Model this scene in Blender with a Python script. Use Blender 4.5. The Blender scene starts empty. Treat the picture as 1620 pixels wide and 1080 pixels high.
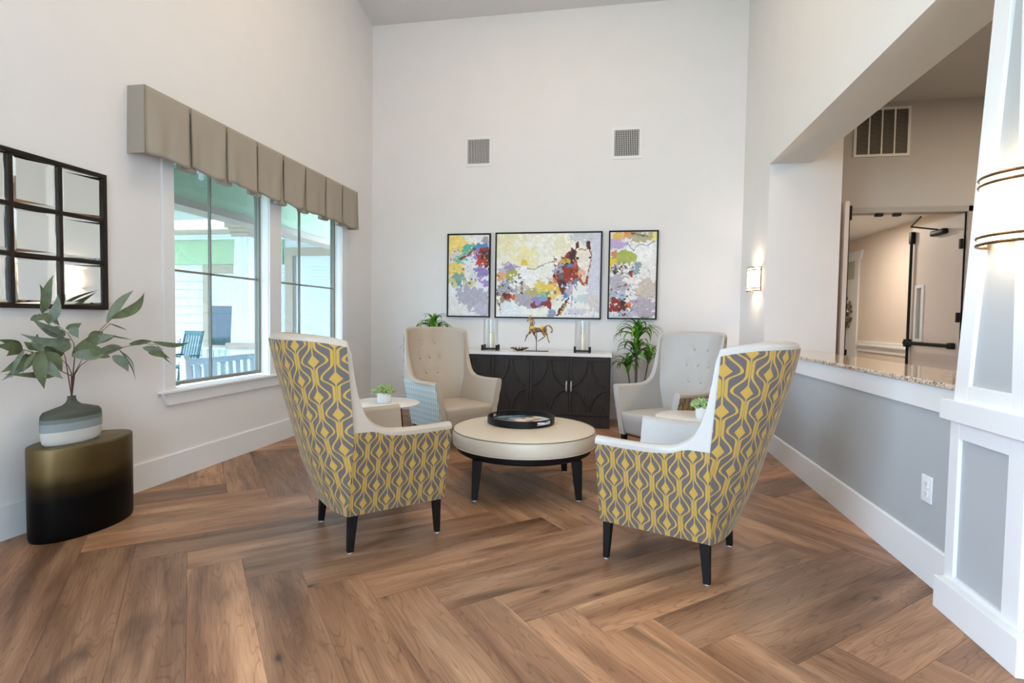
import bpy, bmesh, math, random
import numpy as np
from mathutils import Vector, Matrix
R = math.radians
random.seed(7); rng = np.random.default_rng(7)
SC = bpy.context.scene
COL = SC.collection

# ------------------------------------------------------------------ camera
def set_camera():
    f, pi, ya, ro = 856.9464, -0.04, -0.1795, 0.0149
    F = Vector((math.sin(ya)*math.cos(pi), math.cos(ya)*math.cos(pi), math.sin(pi)))
    Rr = Vector((math.cos(ya), -math.sin(ya), 0)); U = Rr.cross(F)
    R2 = Rr*math.cos(ro)+U*math.sin(ro); U2 = -Rr*math.sin(ro)+U*math.cos(ro)
    cd = bpy.data.cameras.new('camera'); cam = bpy.data.objects.new('camera', cd); COL.objects.link(cam)
    cd.sensor_width = 36; cd.sensor_fit = 'HORIZONTAL'; cd.lens = f/1620*36; cd.clip_start = .05; cd.clip_end = 300
    m = Matrix((R2, U2, -F)).transposed().to_4x4(); m.translation = Vector((0, 0, 1.40))
    cam.matrix_world = m
    SC.camera = cam
set_camera()

# ------------------------------------------------------------------ world and lamps
W = bpy.data.worlds.new('sky'); SC.world = W; W.use_nodes = True
bg = W.node_tree.nodes['Background']; bg.inputs[0].default_value = (.64, .75, 1.0, 1); bg.inputs[1].default_value = 15
SC.view_settings.view_transform = 'Standard'; SC.view_settings.look = 'None'
SC.view_settings.gamma = 1; SC.view_settings.use_curve_mapping = False
SC.view_settings.exposure = 0.66

def sun(name, rot, energy, color, angle=3):
    l = bpy.data.lights.new(name, 'SUN'); l.energy = energy; l.color = color; l.angle = R(angle)
    o = bpy.data.objects.new(name, l); o.rotation_euler = rot; COL.objects.link(o); return o
sun('sun', (R(38), 0, R(20)), 1.5, (1, .95, .88))
def area(name, loc, rot, sx, sy, energy, color, shape='RECTANGLE', portal=False):
    l = bpy.data.lights.new(name, 'AREA'); l.shape = shape; l.size = sx; l.size_y = sy; l.energy = energy; l.color = color
    o = bpy.data.objects.new(name, l); o.location = loc; o.rotation_euler = rot; COL.objects.link(o)
    if portal: l.cycles.is_portal = True
    return o
# portals in the window openings of the left wall (sampling only), facing into the room
WIN_BACK = [(-3.8, -0.4)]          # two big windows of the left wall behind the camera
area('portal', (-3.80, 4.66, 1.80), (0, R(-90), 0), 2.05, 1.3, 1, (1, 1, 1), portal=True)
area('portal', (-3.80, 6.2, 1.80), (0, R(-90), 0), 2.05, 1.4, 1, (1, 1, 1), portal=True)
for a, b in WIN_BACK:
    area('portal', (-3.80, (a+b)/2, 2.55), (0, R(-90), 0), 4.06, b-a, 1, (1, 1, 1), portal=True)
area('portal', (.85, -4.25, 1.65), (R(90), 0, 0), 1.5, 3.0, 1, (1, 1, 1), portal=True)
FILL_LAMPS = [(-1.5, 4.9), (-.5, 4.9), (-1.5, 3.6), (-.5, 3.6)]  # warm fill lamps added out of view to brighten the room
FILL_LAMP_W = 12; FILL_LAMP_C = (1, .72, .45)

# ------------------------------------------------------------------ node helpers
class S:
    """socket wrapper with arithmetic"""
    def __init__(s, nt, sock): s.nt, s.k = nt, sock
    def _m(s, op, *a):
        n = s.nt.nodes.new('ShaderNodeMath'); n.operation = op
        for i, v in enumerate((s,)+a):
            if isinstance(v, S): s.nt.links.new(v.k, n.inputs[i])
            else: n.inputs[i].default_value = v
        return S(s.nt, n.outputs[0])
    def __add__(s, o): return s._m('ADD', o)
    def __sub__(s, o): return s._m('SUBTRACT', o)
    def __mul__(s, o): return s._m('MULTIPLY', o)
    def __truediv__(s, o): return s._m('DIVIDE', o)
    def abs(s): return s._m('ABSOLUTE')
    def fract(s): return s._m('FRACT')
    def lt(s, o): return s._m('LESS_THAN', o)
    def gt(s, o): return s._m('GREATER_THAN', o)
    def max(s, o): return s._m('MAXIMUM', o)
    def min(s, o): return s._m('MINIMUM', o)
    def cos(s): return s._m('COSINE')
    def sin(s): return s._m('SINE')
    def pow(s, o): return s._m('POWER', o)
def newmat(name):
    m = bpy.data.materials.new(name); m.use_nodes = True
    nt = m.node_tree; b = nt.nodes['Principled BSDF']; return m, nt, b
def tex(nt, kind, vec=None, **kw):
    n = nt.nodes.new('ShaderNodeTex'+kind)
    for k, v in kw.items():
        if k in n.inputs: n.inputs[k].default_value = v
        else: setattr(n, k, v)
    if vec is not None: nt.links.new(vec, n.inputs['Vector'])
    return n
def ramp(nt, fac, stops):
    n = nt.nodes.new('ShaderNodeValToRGB'); e = n.color_ramp.elements
    while len(e) < len(stops): e.new(.5)
    for i, (p, c) in enumerate(stops): e[i].position = p; e[i].color = (*c, 1)
    nt.links.new(fac, n.inputs[0]); return n.outputs[0]
def mixc(nt, fac, a, b, mode='MIX'):
    n = nt.nodes.new('ShaderNodeMix'); n.data_type = 'RGBA'; n.blend_type = mode
    for i, v in ((0, fac), (6, a), (7, b)):
        if isinstance(v, S): v = v.k
        if hasattr(v, 'links'): nt.links.new(v, n.inputs[i])
        else: n.inputs[i].default_value = v if i == 0 else (*v, 1)
    return n.outputs[2]
def coord(nt, which='Object'):
    return nt.nodes.new('ShaderNodeTexCoord').outputs[which]
def mapping(nt, vec, scale=(1, 1, 1), loc=(0, 0, 0)):
    n = nt.nodes.new('ShaderNodeMapping'); n.inputs['Scale'].default_value = scale; n.inputs['Location'].default_value = loc
    nt.links.new(vec, n.inputs[0]); return n.outputs[0]
def bump(nt, b, h, strength=.2, dist=.002):
    n = nt.nodes.new('ShaderNodeBump'); n.inputs['Strength'].default_value = strength; n.inputs['Distance'].default_value = dist
    nt.links.new(h, n.inputs['Height']); nt.links.new(n.outputs[0], b.inputs['Normal'])
def setp(b, **kw):
    for k, v in kw.items():
        k = k.replace('_', ' ')
        b.inputs[k].default_value = v if not isinstance(v, tuple) else (*v, 1)
M = {}
def simple(name, col, rough=.5, metal=0., var=0., scale=20, bmp=0, coat=0, **kw):
    m, nt, b = newmat(name)
    setp(b, Base_Color=col, Roughness=rough, Metallic=metal, **kw)
    if coat: b.inputs['Coat Weight'].default_value = coat; b.inputs['Coat Roughness'].default_value = .15
    t = tex(nt, 'Noise', coord(nt), Scale=scale, Detail=4.0)
    if var:
        c = ramp(nt, t.outputs[0], [(.3, tuple(max(0, x*(1-var)) for x in col)), (.7, tuple(min(1, x*(1+var)) for x in col))])
        nt.links.new(c, b.inputs['Base Color'])
    if bmp: bump(nt, b, t.outputs[0], bmp)
    M[name] = m; return m

simple('wall_paint', (.79, .768, .755), .75, var=.01, scale=3, bmp=.03)
simple('wall_paint_grey', (.44, .46, .47), .6, var=.015, scale=3, bmp=.03)
simple('ceiling_paint', (.74, .72, .70), .8, var=.01, scale=3)
simple('trim_white', (.80, .80, .80), .35, var=.01, scale=4)
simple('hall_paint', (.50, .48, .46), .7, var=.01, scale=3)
simple('corridor_paint', (.74, .65, .57), .7, var=.01, scale=3)
simple('door_paint', (.68, .60, .54), .5, var=.01, scale=3)
simple('frame_grey', (.36, .34, .32), .5)
simple('black_metal', (.010, .0095, .0095), .45)
simple('bronze', (.20, .13, .07), .35, metal=.9)
simple('black_wood', (.006, .0045, .004), .5, var=.2, scale=30)
simple('chrome', (.8, .8, .8), .12, metal=1)
simple('steel', (.75, .75, .75), .35, metal=.7)
simple('leather', (.47, .395, .315), .42, var=.02, scale=60, bmp=.05)
simple('leather_cool_lit', (.48, .455, .42), .42, var=.02, scale=60, bmp=.05)  # same leather as the beige chairs, coloured greyer for the cooler light
simple('leather_cream', (.66, .57, .45), .38, var=.02, scale=40, bmp=.05)
simple('piping', (.16, .13, .10), .5)
simple('table_white', (.82, .79, .75), .25)
simple('quartz', (.78, .76, .73), .2, var=.03, scale=8)
simple('valance_fabric', (.37, .325, .27), .9, var=.05, scale=250, bmp=.15)
simple('mirror_glass', (.86, .90, .90), .02, metal=1)
simple('ceramic_white', (.85, .85, .84), .3)
simple('wax', (.80, .72, .52), .5, Subsurface_Weight=.15)
simple('leaf_dark', (.032, .125, .018), .4, var=.5, scale=12)
simple('leaf_bright', (.13, .33, .03), .4, var=.4, scale=12)
simple('leaf_euc', (.105, .138, .068), .55, var=.25, scale=25)
simple('leaf_euc_grey', (.155, .205, .155), .6, var=.2, scale=25)
simple('twig', (.09, .045, .03), .6)
simple('succulent', (.30, .43, .17), .5, var=.45, scale=60)
simple('soil', (.04, .03, .02), .9)
simple('plant_cane', (.17, .13, .09), .8, var=.3, scale=40)
simple('basket', (.25, .17, .10), .8, var=.3, scale=50, bmp=.3)
simple('vent_dark', (.02, .02, .02), .8)
simple('vent_louver', (.26, .24, .21), .7)
simple('vent_white', (.74, .73, .71), .5)
simple('porch_green', (.38, .50, .33), .7)
simple('porch_tan', (.40, .33, .26), .7)
simple('porch_white', (.64, .66, .68), .6)
simple('siding', (.60, .62, .62), .6)
simple('porch_floor_mat', (.45, .46, .46), .7)
simple('teal_paint', (.03, .12, .14), .5)
simple('bench_paint', (.60, .72, .80), .5)
simple('sash_bronze', (.22, .21, .17), .4)
simple('plate_white', (.83, .84, .86), .3)
simple('slot_grey', (.25, .24, .22), .5)
simple('lawn', (.20, .30, .12), .9, var=.3, scale=3)

def glass(name, col=(1, 1, 1), tint=.06, rough=.0):
    # thin clear pane: mostly transparent with a mirror-like reflection
    m, nt, b = newmat(name); nt.nodes.remove(b)
    out = nt.nodes['Material Output']
    t = nt.nodes.new('ShaderNodeBsdfTransparent'); t.inputs[0].default_value = (*col, 1)
    g = nt.nodes.new('ShaderNodeBsdfGlossy'); g.inputs['Roughness'].default_value = rough
    lw = nt.nodes.new('ShaderNodeLayerWeight'); lw.inputs[0].default_value = .5
    fr = S(nt, lw.outputs['Facing']).pow(5.)*.5+.03
    mx = nt.nodes.new('ShaderNodeMixShader'); nt.links.new(fr.k, mx.inputs[0])
    nt.links.new(t.outputs[0], mx.inputs[1]); nt.links.new(g.outputs[0], mx.inputs[2]); nt.links.new(mx.outputs[0], out.inputs[0])
    M[name] = m
glass('window_glass', (.93, .97, .95)); glass('dimmed_glass', (.54, .575, .565)); glass('hurricane_glass', (.975, .985, .985))  # middle one carries an added tint that dims the bright porch view
def emit(name, col, s, base=(.9, .85, .75)):
    m, nt, b = newmat(name); setp(b, Base_Color=base, Emission_Color=col, Emission_Strength=s, Roughness=.4); M[name] = m
emit('lamp_shade_glow', (1, .74, .46), 7.0)
emit('ceiling_lamp_glow', (1, .93, .84), 8)

def wood_floor():
    m, nt, b = newmat('oak_floor')
    oi = nt.nodes.new('ShaderNodeObjectInfo'); rnd = S(nt, oi.outputs['Random'])
    co = coord(nt)
    cmb = nt.nodes.new('ShaderNodeCombineXYZ'); nt.links.new((rnd*37.).k, cmb.inputs[0]); nt.links.new((rnd*91.).k, cmb.inputs[1]); nt.links.new((rnd*13.).k, cmb.inputs[2])
    ad = nt.nodes.new('ShaderNodeVectorMath'); ad.operation = 'ADD'; nt.links.new(co, ad.inputs[0]); nt.links.new(cmb.outputs[0], ad.inputs[1])
    v = ad.outputs[0]
    broad = tex(nt, 'Noise', mapping(nt, v, (.6, 4.6, 1)), Scale=1.5, Detail=2.5, Roughness=.5, Distortion=.5)
    c1 = ramp(nt, broad.outputs[0], [(.26, (.165, .082, .045)), (.42, (.275, .145, .082)), (.56, (.375, .208, .120)), (.72, (.50, .295, .175))])
    # cathedral grain: rings of a stretched, warped noise
    warp = tex(nt, 'Noise', mapping(nt, v, (.55, 5.5, 1)), Scale=1.3, Detail=2.0, Distortion=.4)
    rings = (S(nt, warp.outputs[0])*22.0).fract(); rings = ((rings-.5).abs()*2.)
    g1 = ramp(nt, rings.k, [(0., (.55, .50, .46)), (.30, (1, 1, 1)), (1., (1.0, 1.0, 1.0))])
    fine = tex(nt, 'Noise', mapping(nt, v, (5, 110, 1)), Scale=1.0, Detail=3.0)
    g2 = ramp(nt, fine.outputs[0], [(.36, (.84, .82, .80)), (.6, (1.05, 1.05, 1.05))])
    c = mixc(nt, .62, c1, g1, 'MULTIPLY'); c = mixc(nt, .8, c, g2, 'MULTIPLY')
    kn = tex(nt, 'Voronoi', mapping(nt, v, (1.0, 2.1, 1)), Scale=2.1, Randomness=1.0)
    kd = S(nt, kn.outputs['Distance'])
    kf = ramp(nt, kd.k, [(.0, (1, 1, 1)), (.030, (.85, .85, .85)), (.07, (.35, .35, .35)), (.14, (.0, .0, .0))])
    c = mixc(nt, kf, c, (.055, .032, .022))
    sm = tex(nt, 'Noise', mapping(nt, v, (.5, 2.6, 1)), Scale=2.0, Detail=3.0, Roughness=.5, Distortion=.8)
    smr = ramp(nt, sm.outputs[0], [(.58, (0, 0, 0)), (.76, (.7, .7, .7))])
    c = mixc(nt, smr, c, (.095, .050, .030))
    # whole-board tone
    tone = ramp(nt, rnd.k, [(0., (.62, .60, .60)), (.35, (.93, .91, .89)), (.65, (1.08, 1.05, 1.02)), (1., (1.30, 1.23, 1.15))])
    c = mixc(nt, 1., c, tone, 'MULTIPLY')
    nt.links.new(c, b.inputs['Base Color'])
    rr = ramp(nt, fine.outputs[0], [(.3, (.42, .42, .42)), (.7, (.34, .34, .34))]); nt.links.new(rr, b.inputs['Roughness'])
    bump(nt, b, fine.outputs[0], .12, .001); b.inputs['Specular IOR Level'].default_value = .3; M['oak_floor'] = m
wood_floor()
def ogee():
    m, nt, b = newmat('ogee_fabric')
    sp = nt.nodes.new('ShaderNodeSeparateXYZ'); nt.links.new(coord(nt, 'UV'), sp.inputs[0])
    u, v = S(nt, sp.outputs[0]), S(nt, sp.outputs[1])
    c, P, w0, A, th = .0735, .205, .0088, .0405, .0048
    tot = None
    for k in (0, 1):
        du = ((((u+k*c)/(2*c)+.5).fract()-.5).abs())*(2*c)
        dv = (((v/P)+.5+.5*k).fract()-.5)
        up = dv.max(0.)*(1/.42); dn_ = dv.min(0.)*(-1/.27)
        xx = (up+dn_).min(1.)
        bp_ = ((xx*math.pi).cos()*.5+.5).pow(1.12)
        band = (du-(bp_*A+w0)).abs().lt(th)
        # teardrop bulb: full belly, drawn-out tip upwards
        ub = (dv+.02).max(0.)*(1/.23); db = (dv+.02).min(0.)*(-1/.17)
        bulb = du.lt(((ub*-1.)+1.).max(0.).pow(1.35)*.0235-db.max(0.)*.0235)
        tail = du.lt(.0026)
        bulb = bulb.max(tail)
        band2 = band.max(bulb)
        tot = band2 if tot is None else tot.max(band2)
    nz = tex(nt, 'Noise', coord(nt), Scale=300., Detail=2.)
    tick = ramp(nt, nz.outputs[0], [(.3, (.9, .9, .9)), (.7, (1.08, 1.08, 1.08))])
    col = mixc(nt, tot, (.105, .088, .085), (.45, .275, .042))
    col = mixc(nt, 1., col, tick, 'MULTIPLY')
    nt.links.new(col, b.inputs['Base Color']); setp(b, Roughness=.75); b.inputs['Sheen Weight'].default_value = .15
    bump(nt, b, tot.k, .25, .002); M['ogee_fabric'] = m
ogee()
def wavy():
    m, nt, b = newmat('wavy_fabric')
    sp = nt.nodes.new('ShaderNodeSeparateXYZ'); nt.links.new(coord(nt, 'UV'), sp.inputs[0])
    u, v = S(nt, sp.outputs[0]), S(nt, sp.outputs[1])
    w = (v*(2*math.pi/.12)).sin()*.0075
    a = (((u+w)/.036).fract()-.5).abs(); d = (((u-w)/.036+.5).fract()-.5).abs()
    l1 = a.lt(.17); l2 = d.lt(.12)
    col = mixc(nt, l1, (.30, .42, .52), (.74, .78, .76)); col = mixc(nt, l2, col, (.66, .68, .46))
    nt.links.new(col, b.inputs['Base Color']); setp(b, Roughness=.75); M['wavy_fabric'] = m
wavy()
def granite():
    m, nt, b = newmat('granite')
    v = coord(nt)
    n1 = tex(nt, 'Voronoi', v, Scale=95.); n2 = tex(nt, 'Noise', v, Scale=28., Detail=5.)
    c1 = ramp(nt, n1.outputs['Color'], [(.0, (.04, .03, .025)), (.14, (.10, .07, .05)), (.2, (.55, .42, .30)), (.6, (.68, .58, .46)), (1, (.74, .70, .64))])
    c2 = ramp(nt, n2.outputs[0], [(.42, (.45, .25, .12)), (.5, (1, 1, 1)), (1, (1, 1, 1))])
    nt.links.new(mixc(nt, .6, c1, c2, 'MULTIPLY'), b.inputs['Base Color']); setp(b, Roughness=.08); M['granite'] = m
granite()
def dark_wood():
    m, nt, b = newmat('console_wood')
    t = tex(nt, 'Noise', mapping(nt, coord(nt), (40, 40, 2)), Scale=3., Detail=4.)
    nt.links.new(ramp(nt, t.outputs[0], [(.3, (.020, .016, .014)), (.7, (.050, .040, .035))]), b.inputs['Base Color'])
    setp(b, Roughness=.5); bump(nt, b, t.outputs[0], .15); M['console_wood'] = m
dark_wood()
def drum():
    m, nt, b = newmat('ombre_metal')
    sp = nt.nodes.new('ShaderNodeSeparateXYZ'); v = coord(nt); nt.links.new(v, sp.inputs[0])
    nz = tex(nt, 'Noise', v, Scale=3.)
    z = S(nt, sp.outputs[2])+(S(nt, nz.outputs[0])-.5)*.06
    nt.links.new(ramp(nt, z.k, [(.25, (.002, .002, .002)), (.34, (.030, .021, .008)), (.42, (.13, .092, .038)), (.57, (.17, .125, .06))]), b.inputs['Base Color'])
    nt.links.new(ramp(nt, z.k, [(.25, (.0, .0, .0)), (.42, (.85, .85, .85))]), b.inputs['Metallic']); setp(b, Roughness=.42); b.inputs['Specular IOR Level'].default_value = .12
    M['ombre_metal'] = m
drum()
def vasem():
    m, nt, b = newmat('banded_glaze')
    sp = nt.nodes.new('ShaderNodeSeparateXYZ'); v = coord(nt); nt.links.new(v, sp.inputs[0])
    nz = tex(nt, 'Noise', v, Scale=25., Detail=4.)
    z = S(nt, sp.outputs[2])+(S(nt, nz.outputs[0])-.5)*.008
    r = ramp(nt, z.k, [(0., (.62, .61, .57)), (.085, (.62, .61, .57)), (.0855, (.28, .33, .34)), (.135, (.28, .33, .34)), (.1355, (.17, .19, .18)), (.162, (.17, .19, .18)), (.1625, (.065, .075, .06))])
    r.node.color_ramp.interpolation = 'CONSTANT'
    nt.links.new(r, b.inputs['Base Color']); setp(b, Roughness=.6); bump(nt, b, nz.outputs[0], .25); M['banded_glaze'] = m
vasem()
def horsem():
    m, nt, b = newmat('patina')
    nz = tex(nt, 'Noise', coord(nt), Scale=28., Detail=4.)
    nt.links.new(ramp(nt, nz.outputs[0], [(.35, (.10, .055, .03)), (.5, (.30, .18, .09)), (.62, (.50, .33, .12)), (.75, (.35, .30, .25))]), b.inputs['Base Color'])
    setp(b, Roughness=.5, Metallic=.3); M['patina'] = m
horsem()
simple('gold_leaf', (.85, .50, .03), .35, metal=.3)
def attrmat(name, rough=.6):
    m, nt, b = newmat(name)
    a = nt.nodes.new('ShaderNodeAttribute'); a.attribute_name = 'paint'
    nt.links.new(a.outputs['Color'], b.inputs['Base Color']); setp(b, Roughness=rough); M[name] = m
attrmat('painted_canvas', .65); attrmat('tray_lacquer', .4)

for nm in ('black_wood', 'black_metal', 'console_wood', 'piping'):
    M[nm].node_tree.nodes['Principled BSDF'].inputs['Specular IOR Level'].default_value = .2
# ------------------------------------------------------------------ mesh builder
class MB:
    def __init__(s): s.v = []; s.f = []; s.uv = None
    def add(s, vs, fs):
        o = len(s.v); s.v += [tuple(map(float, p)) for p in vs]; s.f += [tuple(i+o for i in f) for f in fs]; return s
    def box(s, x0, x1, y0, y1, z0, z1):
        return s.add([(x0, y0, z0), (x1, y0, z0), (x1, y1, z0), (x0, y1, z0), (x0, y0, z1), (x1, y0, z1), (x1, y1, z1), (x0, y1, z1)],
                     [(0, 3, 2, 1), (4, 5, 6, 7), (0, 1, 5, 4), (1, 2, 6, 5), (2, 3, 7, 6), (3, 0, 4, 7)])
    def hexa(s, p):   # 8 points: bottom ring 4, top ring 4
        return s.add(p, [(0, 3, 2, 1), (4, 5, 6, 7), (0, 1, 5, 4), (1, 2, 6, 5), (2, 3, 7, 6), (3, 0, 4, 7)])
    def prism(s, poly, d0, d1, ax='z'):
        n = len(poly)
        def P(a, b, d): return {'z': (a, b, d), 'y': (a, d, b), 'x': (d, a, b)}[ax]
        return s.add([P(a, b, d0) for a, b in poly]+[P(a, b, d1) for a, b in poly],
                     [tuple(range(n))[::-1], tuple(range(n, 2*n))]+[(i, (i+1) % n, n+(i+1) % n, n+i) for i in range(n)])
    def tube(s, path, rad, n=8, cap=True, flat=1.0):
        path = [Vector(p) for p in path]; m = len(path)
        rad = rad if hasattr(rad, '__len__') else [rad]*m
        vs = []; prev = None
        for i, p in enumerate(path):
            t = (path[min(i+1, m-1)]-path[max(i-1, 0)]).normalized()
            if prev is None:
                a = Vector((0, 0, 1)) if abs(t.z) < .9 else Vector((1, 0, 0)); x = t.cross(a).normalized()
            else: x = (prev-t*prev.dot(t)).normalized()
            prev = x; y = t.cross(x)
            for k in range(n):
                a = 2*math.pi*k/n; vs.append(p+x*(rad[i]*math.cos(a))+y*(rad[i]*flat*math.sin(a)))
        fs = [(i*n+k, i*n+(k+1) % n, (i+1)*n+(k+1) % n, (i+1)*n+k) for i in range(m-1) for k in range(n)]
        if cap: fs += [tuple(range(n))[::-1], tuple((m-1)*n+k for k in range(n))]
        return s.add(vs, fs)
    def lathe(s, prof, n=32, c=(0, 0, 0), sx=1, sy=1, a0=0, a1=2*math.pi, close=True):
        full = abs(a1-a0-2*math.pi) < 1e-6; na = n if full else n+1; m = len(prof)
        vs = [(c[0]+sx*r*math.cos(a0+(a1-a0)*k/n), c[1]+sy*r*math.sin(a0+(a1-a0)*k/n), c[2]+z) for r, z in prof for k in range(na)]
        fs = [(i*na+k, i*na+(k+1) % na, (i+1)*na+(k+1) % na, (i+1)*na+k) for i in range(m-1) for k in range(n)]
        if full and close: fs += [tuple(range(na))[::-1], tuple((m-1)*na+k for k in range(na))]
        return s.add(vs, fs)
    def rbox(s, x0, x1, y0, y1, z0, z1, r, n=6, dome=0):
        # rounded box by cube mapping
        h = Vector(((x1-x0)/2, (y1-y0)/2, (z1-z0)/2)); c = Vector(((x0+x1)/2, (y0+y1)/2, (z0+z1)/2)); r = min(r, *h)
        def ticks(hh):
            e = [1-(1-math.cos(math.pi/2*i/3))*0 for i in range(1)]
            inner = hh-r
            t = [-hh, -hh+r*.3, -hh+r*.65, -inner]+[-inner+2*inner*k/n for k in range(1, n)]+[inner, hh-r*.65, hh-r*.3, hh]
            return t
        T = [ticks(h[i]) for i in range(3)]
        def pos(x, y, z):
            p = Vector((x, y, z)); q = Vector([max(-(h[i]-r), min(h[i]-r, p[i])) for i in range(3)]); d = p-q
            if d.length > 1e-9: d = d.normalized()*r
            o = q+d
            if z > 0 and dome: o.z += dome*(1-(x/h[0])**2)*(1-(y/h[1])**2)
            return o+c
        for ax in range(3):
            a, b = [(1, 2), (2, 0), (0, 1)][ax]
            for sg in (-1, 1):
                vs = []; A, B = T[a], T[b]
                for i in A:
                    for j in B:
                        p = [0, 0, 0]; p[ax] = sg*h[ax]; p[a] = i; p[b] = j; vs.append(pos(*p))
                nb = len(B)
                fs = [(i*nb+j, (i+1)*nb+j, (i+1)*nb+j+1, i*nb+j+1) for i in range(len(A)-1) for j in range(nb-1)]
                if sg < 0: fs = [f[::-1] for f in fs]
                s.add(vs, fs)
        return s
    def build(s, name, mat, parent=None, smooth=False, bevel=0, seg=2, loc=(0, 0, 0), rot=0, merge=False, sub=0):
        me = bpy.data.meshes.new(name); me.from_pydata(s.v, [], s.f)
        if merge:
            bm = bmesh.new(); bm.from_mesh(me); bmesh.ops.remove_doubles(bm, verts=bm.verts, dist=1e-5); bmesh.ops.recalc_face_normals(bm, faces=bm.faces); bm.to_mesh(me); bm.free()
        me.update()
        if s.uv is not None:
            ul = me.uv_layers.new(name='UVMap'); li = np.empty(len(me.loops), dtype=np.int32); me.loops.foreach_get('vertex_index', li)
            ul.data.foreach_set('uv', np.array(s.uv, dtype=np.float32)[li].ravel())
        me.materials.append(M[mat] if isinstance(mat, str) else mat)
        o = bpy.data.objects.new(name, me); COL.objects.link(o); o.location = loc; o.rotation_euler = (0, 0, rot)
        if parent: o.parent = parent
        if smooth:
            me.polygons.foreach_set('use_smooth', [True]*len(me.polygons))
            if smooth != 'full': me.set_sharp_from_angle(angle=R(40))
        if bevel:
            md = o.modifiers.new('bevel', 'BEVEL'); md.width = bevel; md.segments = seg; md.limit_method = 'ANGLE'; md.angle_limit = R(35)
            md.harden_normals = False
        if sub: md = o.modifiers.new('sub', 'SUBSURF'); md.levels = sub; md.render_levels = sub
        return o
def thing(name, label, cat, loc=(0, 0, 0), rz=0, group=None):
    o = bpy.data.objects.new(name, None); COL.objects.link(o); o.location = loc; o.rotation_euler = (0, 0, rz)
    o.empty_display_size = .1
    return tag(o, label, cat, group)
def tag(o, label, cat, group=None, kind=None):
    o['label'] = label; o['category'] = cat
    if group: o['group'] = group
    if kind: o['kind'] = kind
    return o
def struct(o): o['kind'] = 'structure'; return o
def B(*a): return MB().box(*a)
def copy_tree(o, parent=None):
    c = o.copy(); COL.objects.link(c)
    if parent: c.parent = parent
    for ch in list(o.children): copy_tree(ch, c)
    return c

XL, XR, YB = -3.65, 1.7406, 7.88
# ================================================================== FLOOR
simple('underlay', (.10, .06, .04), .8)
fl = struct(B(XL-.3, 2.3, -4.2, YB+.3, -.12, -.014).build('floor', 'underlay'))
def clip(poly, ax, lim, keep_gt):
    out = []
    for i in range(len(poly)):
        p, q = poly[i], poly[(i+1) % len(poly)]
        ip = (p[ax] > lim) == keep_gt; iq = (q[ax] > lim) == keep_gt
        if ip: out.append(p)
        if ip != iq:
            t = (lim-p[ax])/(q[ax]-p[ax]); out.append((p[0]+t*(q[0]-p[0]), p[1]+t*(q[1]-p[1])))
    return out
w_, L_ = .2705, 1.623; A0, B0 = .515, 2.885; g_ = R(-4)
def ab2xy(a, b):
    u, v = (a-b)/math.sqrt(2), (a+b)/math.sqrt(2)
    return (math.cos(g_)*u-math.sin(g_)*v, math.sin(g_)*u+math.cos(g_)*v)
def plank(a0, a1, b0, b1):
    gp = .0005
    cor = [ab2xy(a0+gp, b0+gp), ab2xy(a1-gp, b0+gp), ab2xy(a1-gp, b1-gp), ab2xy(a0+gp, b1-gp)]
    poly = cor
    for ax, lim, kg in ((0, XL+.002, True), (0, 2.2, False), (1, -4.0, True), (1, YB-.002, False)):
        if len(poly) < 3: return
        poly = clip(poly, ax, lim, kg)
    if len(poly) < 3: return
    ar = abs(sum(poly[i][0]*poly[(i+1) % len(poly)][1]-poly[(i+1) % len(poly)][0]*poly[i][1] for i in range(len(poly))))/2
    if ar < .004: return
    cx = sum(p[0] for p in cor)/4; cy = sum(p[1] for p in cor)/4
    horiz = (a1-a0) > (b1-b0); ang = R(45)+g_ + (0 if horiz else R(-90))
    ca, sa = math.cos(-ang), math.sin(-ang)
    loc = [((x-cx)*ca-(y-cy)*sa, (x-cx)*sa+(y-cy)*ca) for x, y in poly]
    area2 = sum(loc[i][0]*loc[(i+1) % len(loc)][1]-loc[(i+1) % len(loc)][0]*loc[i][1] for i in range(len(loc)))
    if area2 < 0: loc = loc[::-1]
    n = len(loc); mx = sum(p[0] for p in loc)/n; my = sum(p[1] for p in loc)/n
    def ins(p, d=.0009):
        dx, dy = mx-p[0], my-p[1]; L = math.hypot(dx, dy) or 1; return (p[0]+dx/L*d, p[1]+dy/L*d)
    top = [ins(p) for p in loc]
    m = MB(); m.add([(x, y, -.014) for x, y in loc]+[(x, y, -.0012) for x, y in loc]+[(x, y, 0) for x, y in top],
          [tuple(range(2*n, 3*n))]+[(i, (i+1) % n, n+(i+1) % n, n+i) for i in range(n)]+[(n+i, n+(i+1) % n, 2*n+(i+1) % n, 2*n+i) for i in range(n)])
    m.build('plank', 'oak_floor', fl, loc=(cx, cy, 0), rot=ang)
for t in range(-5, 6):
    for k in range(-40, 41):
        a, b = A0+t*L_+k*w_, B0+t*L_-k*w_
        plank(a, a+L_, b, b+w_)                         # board running one way
        plank(a-w_, a, b+w_-L_, b+w_)                   # board running the other way

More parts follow.
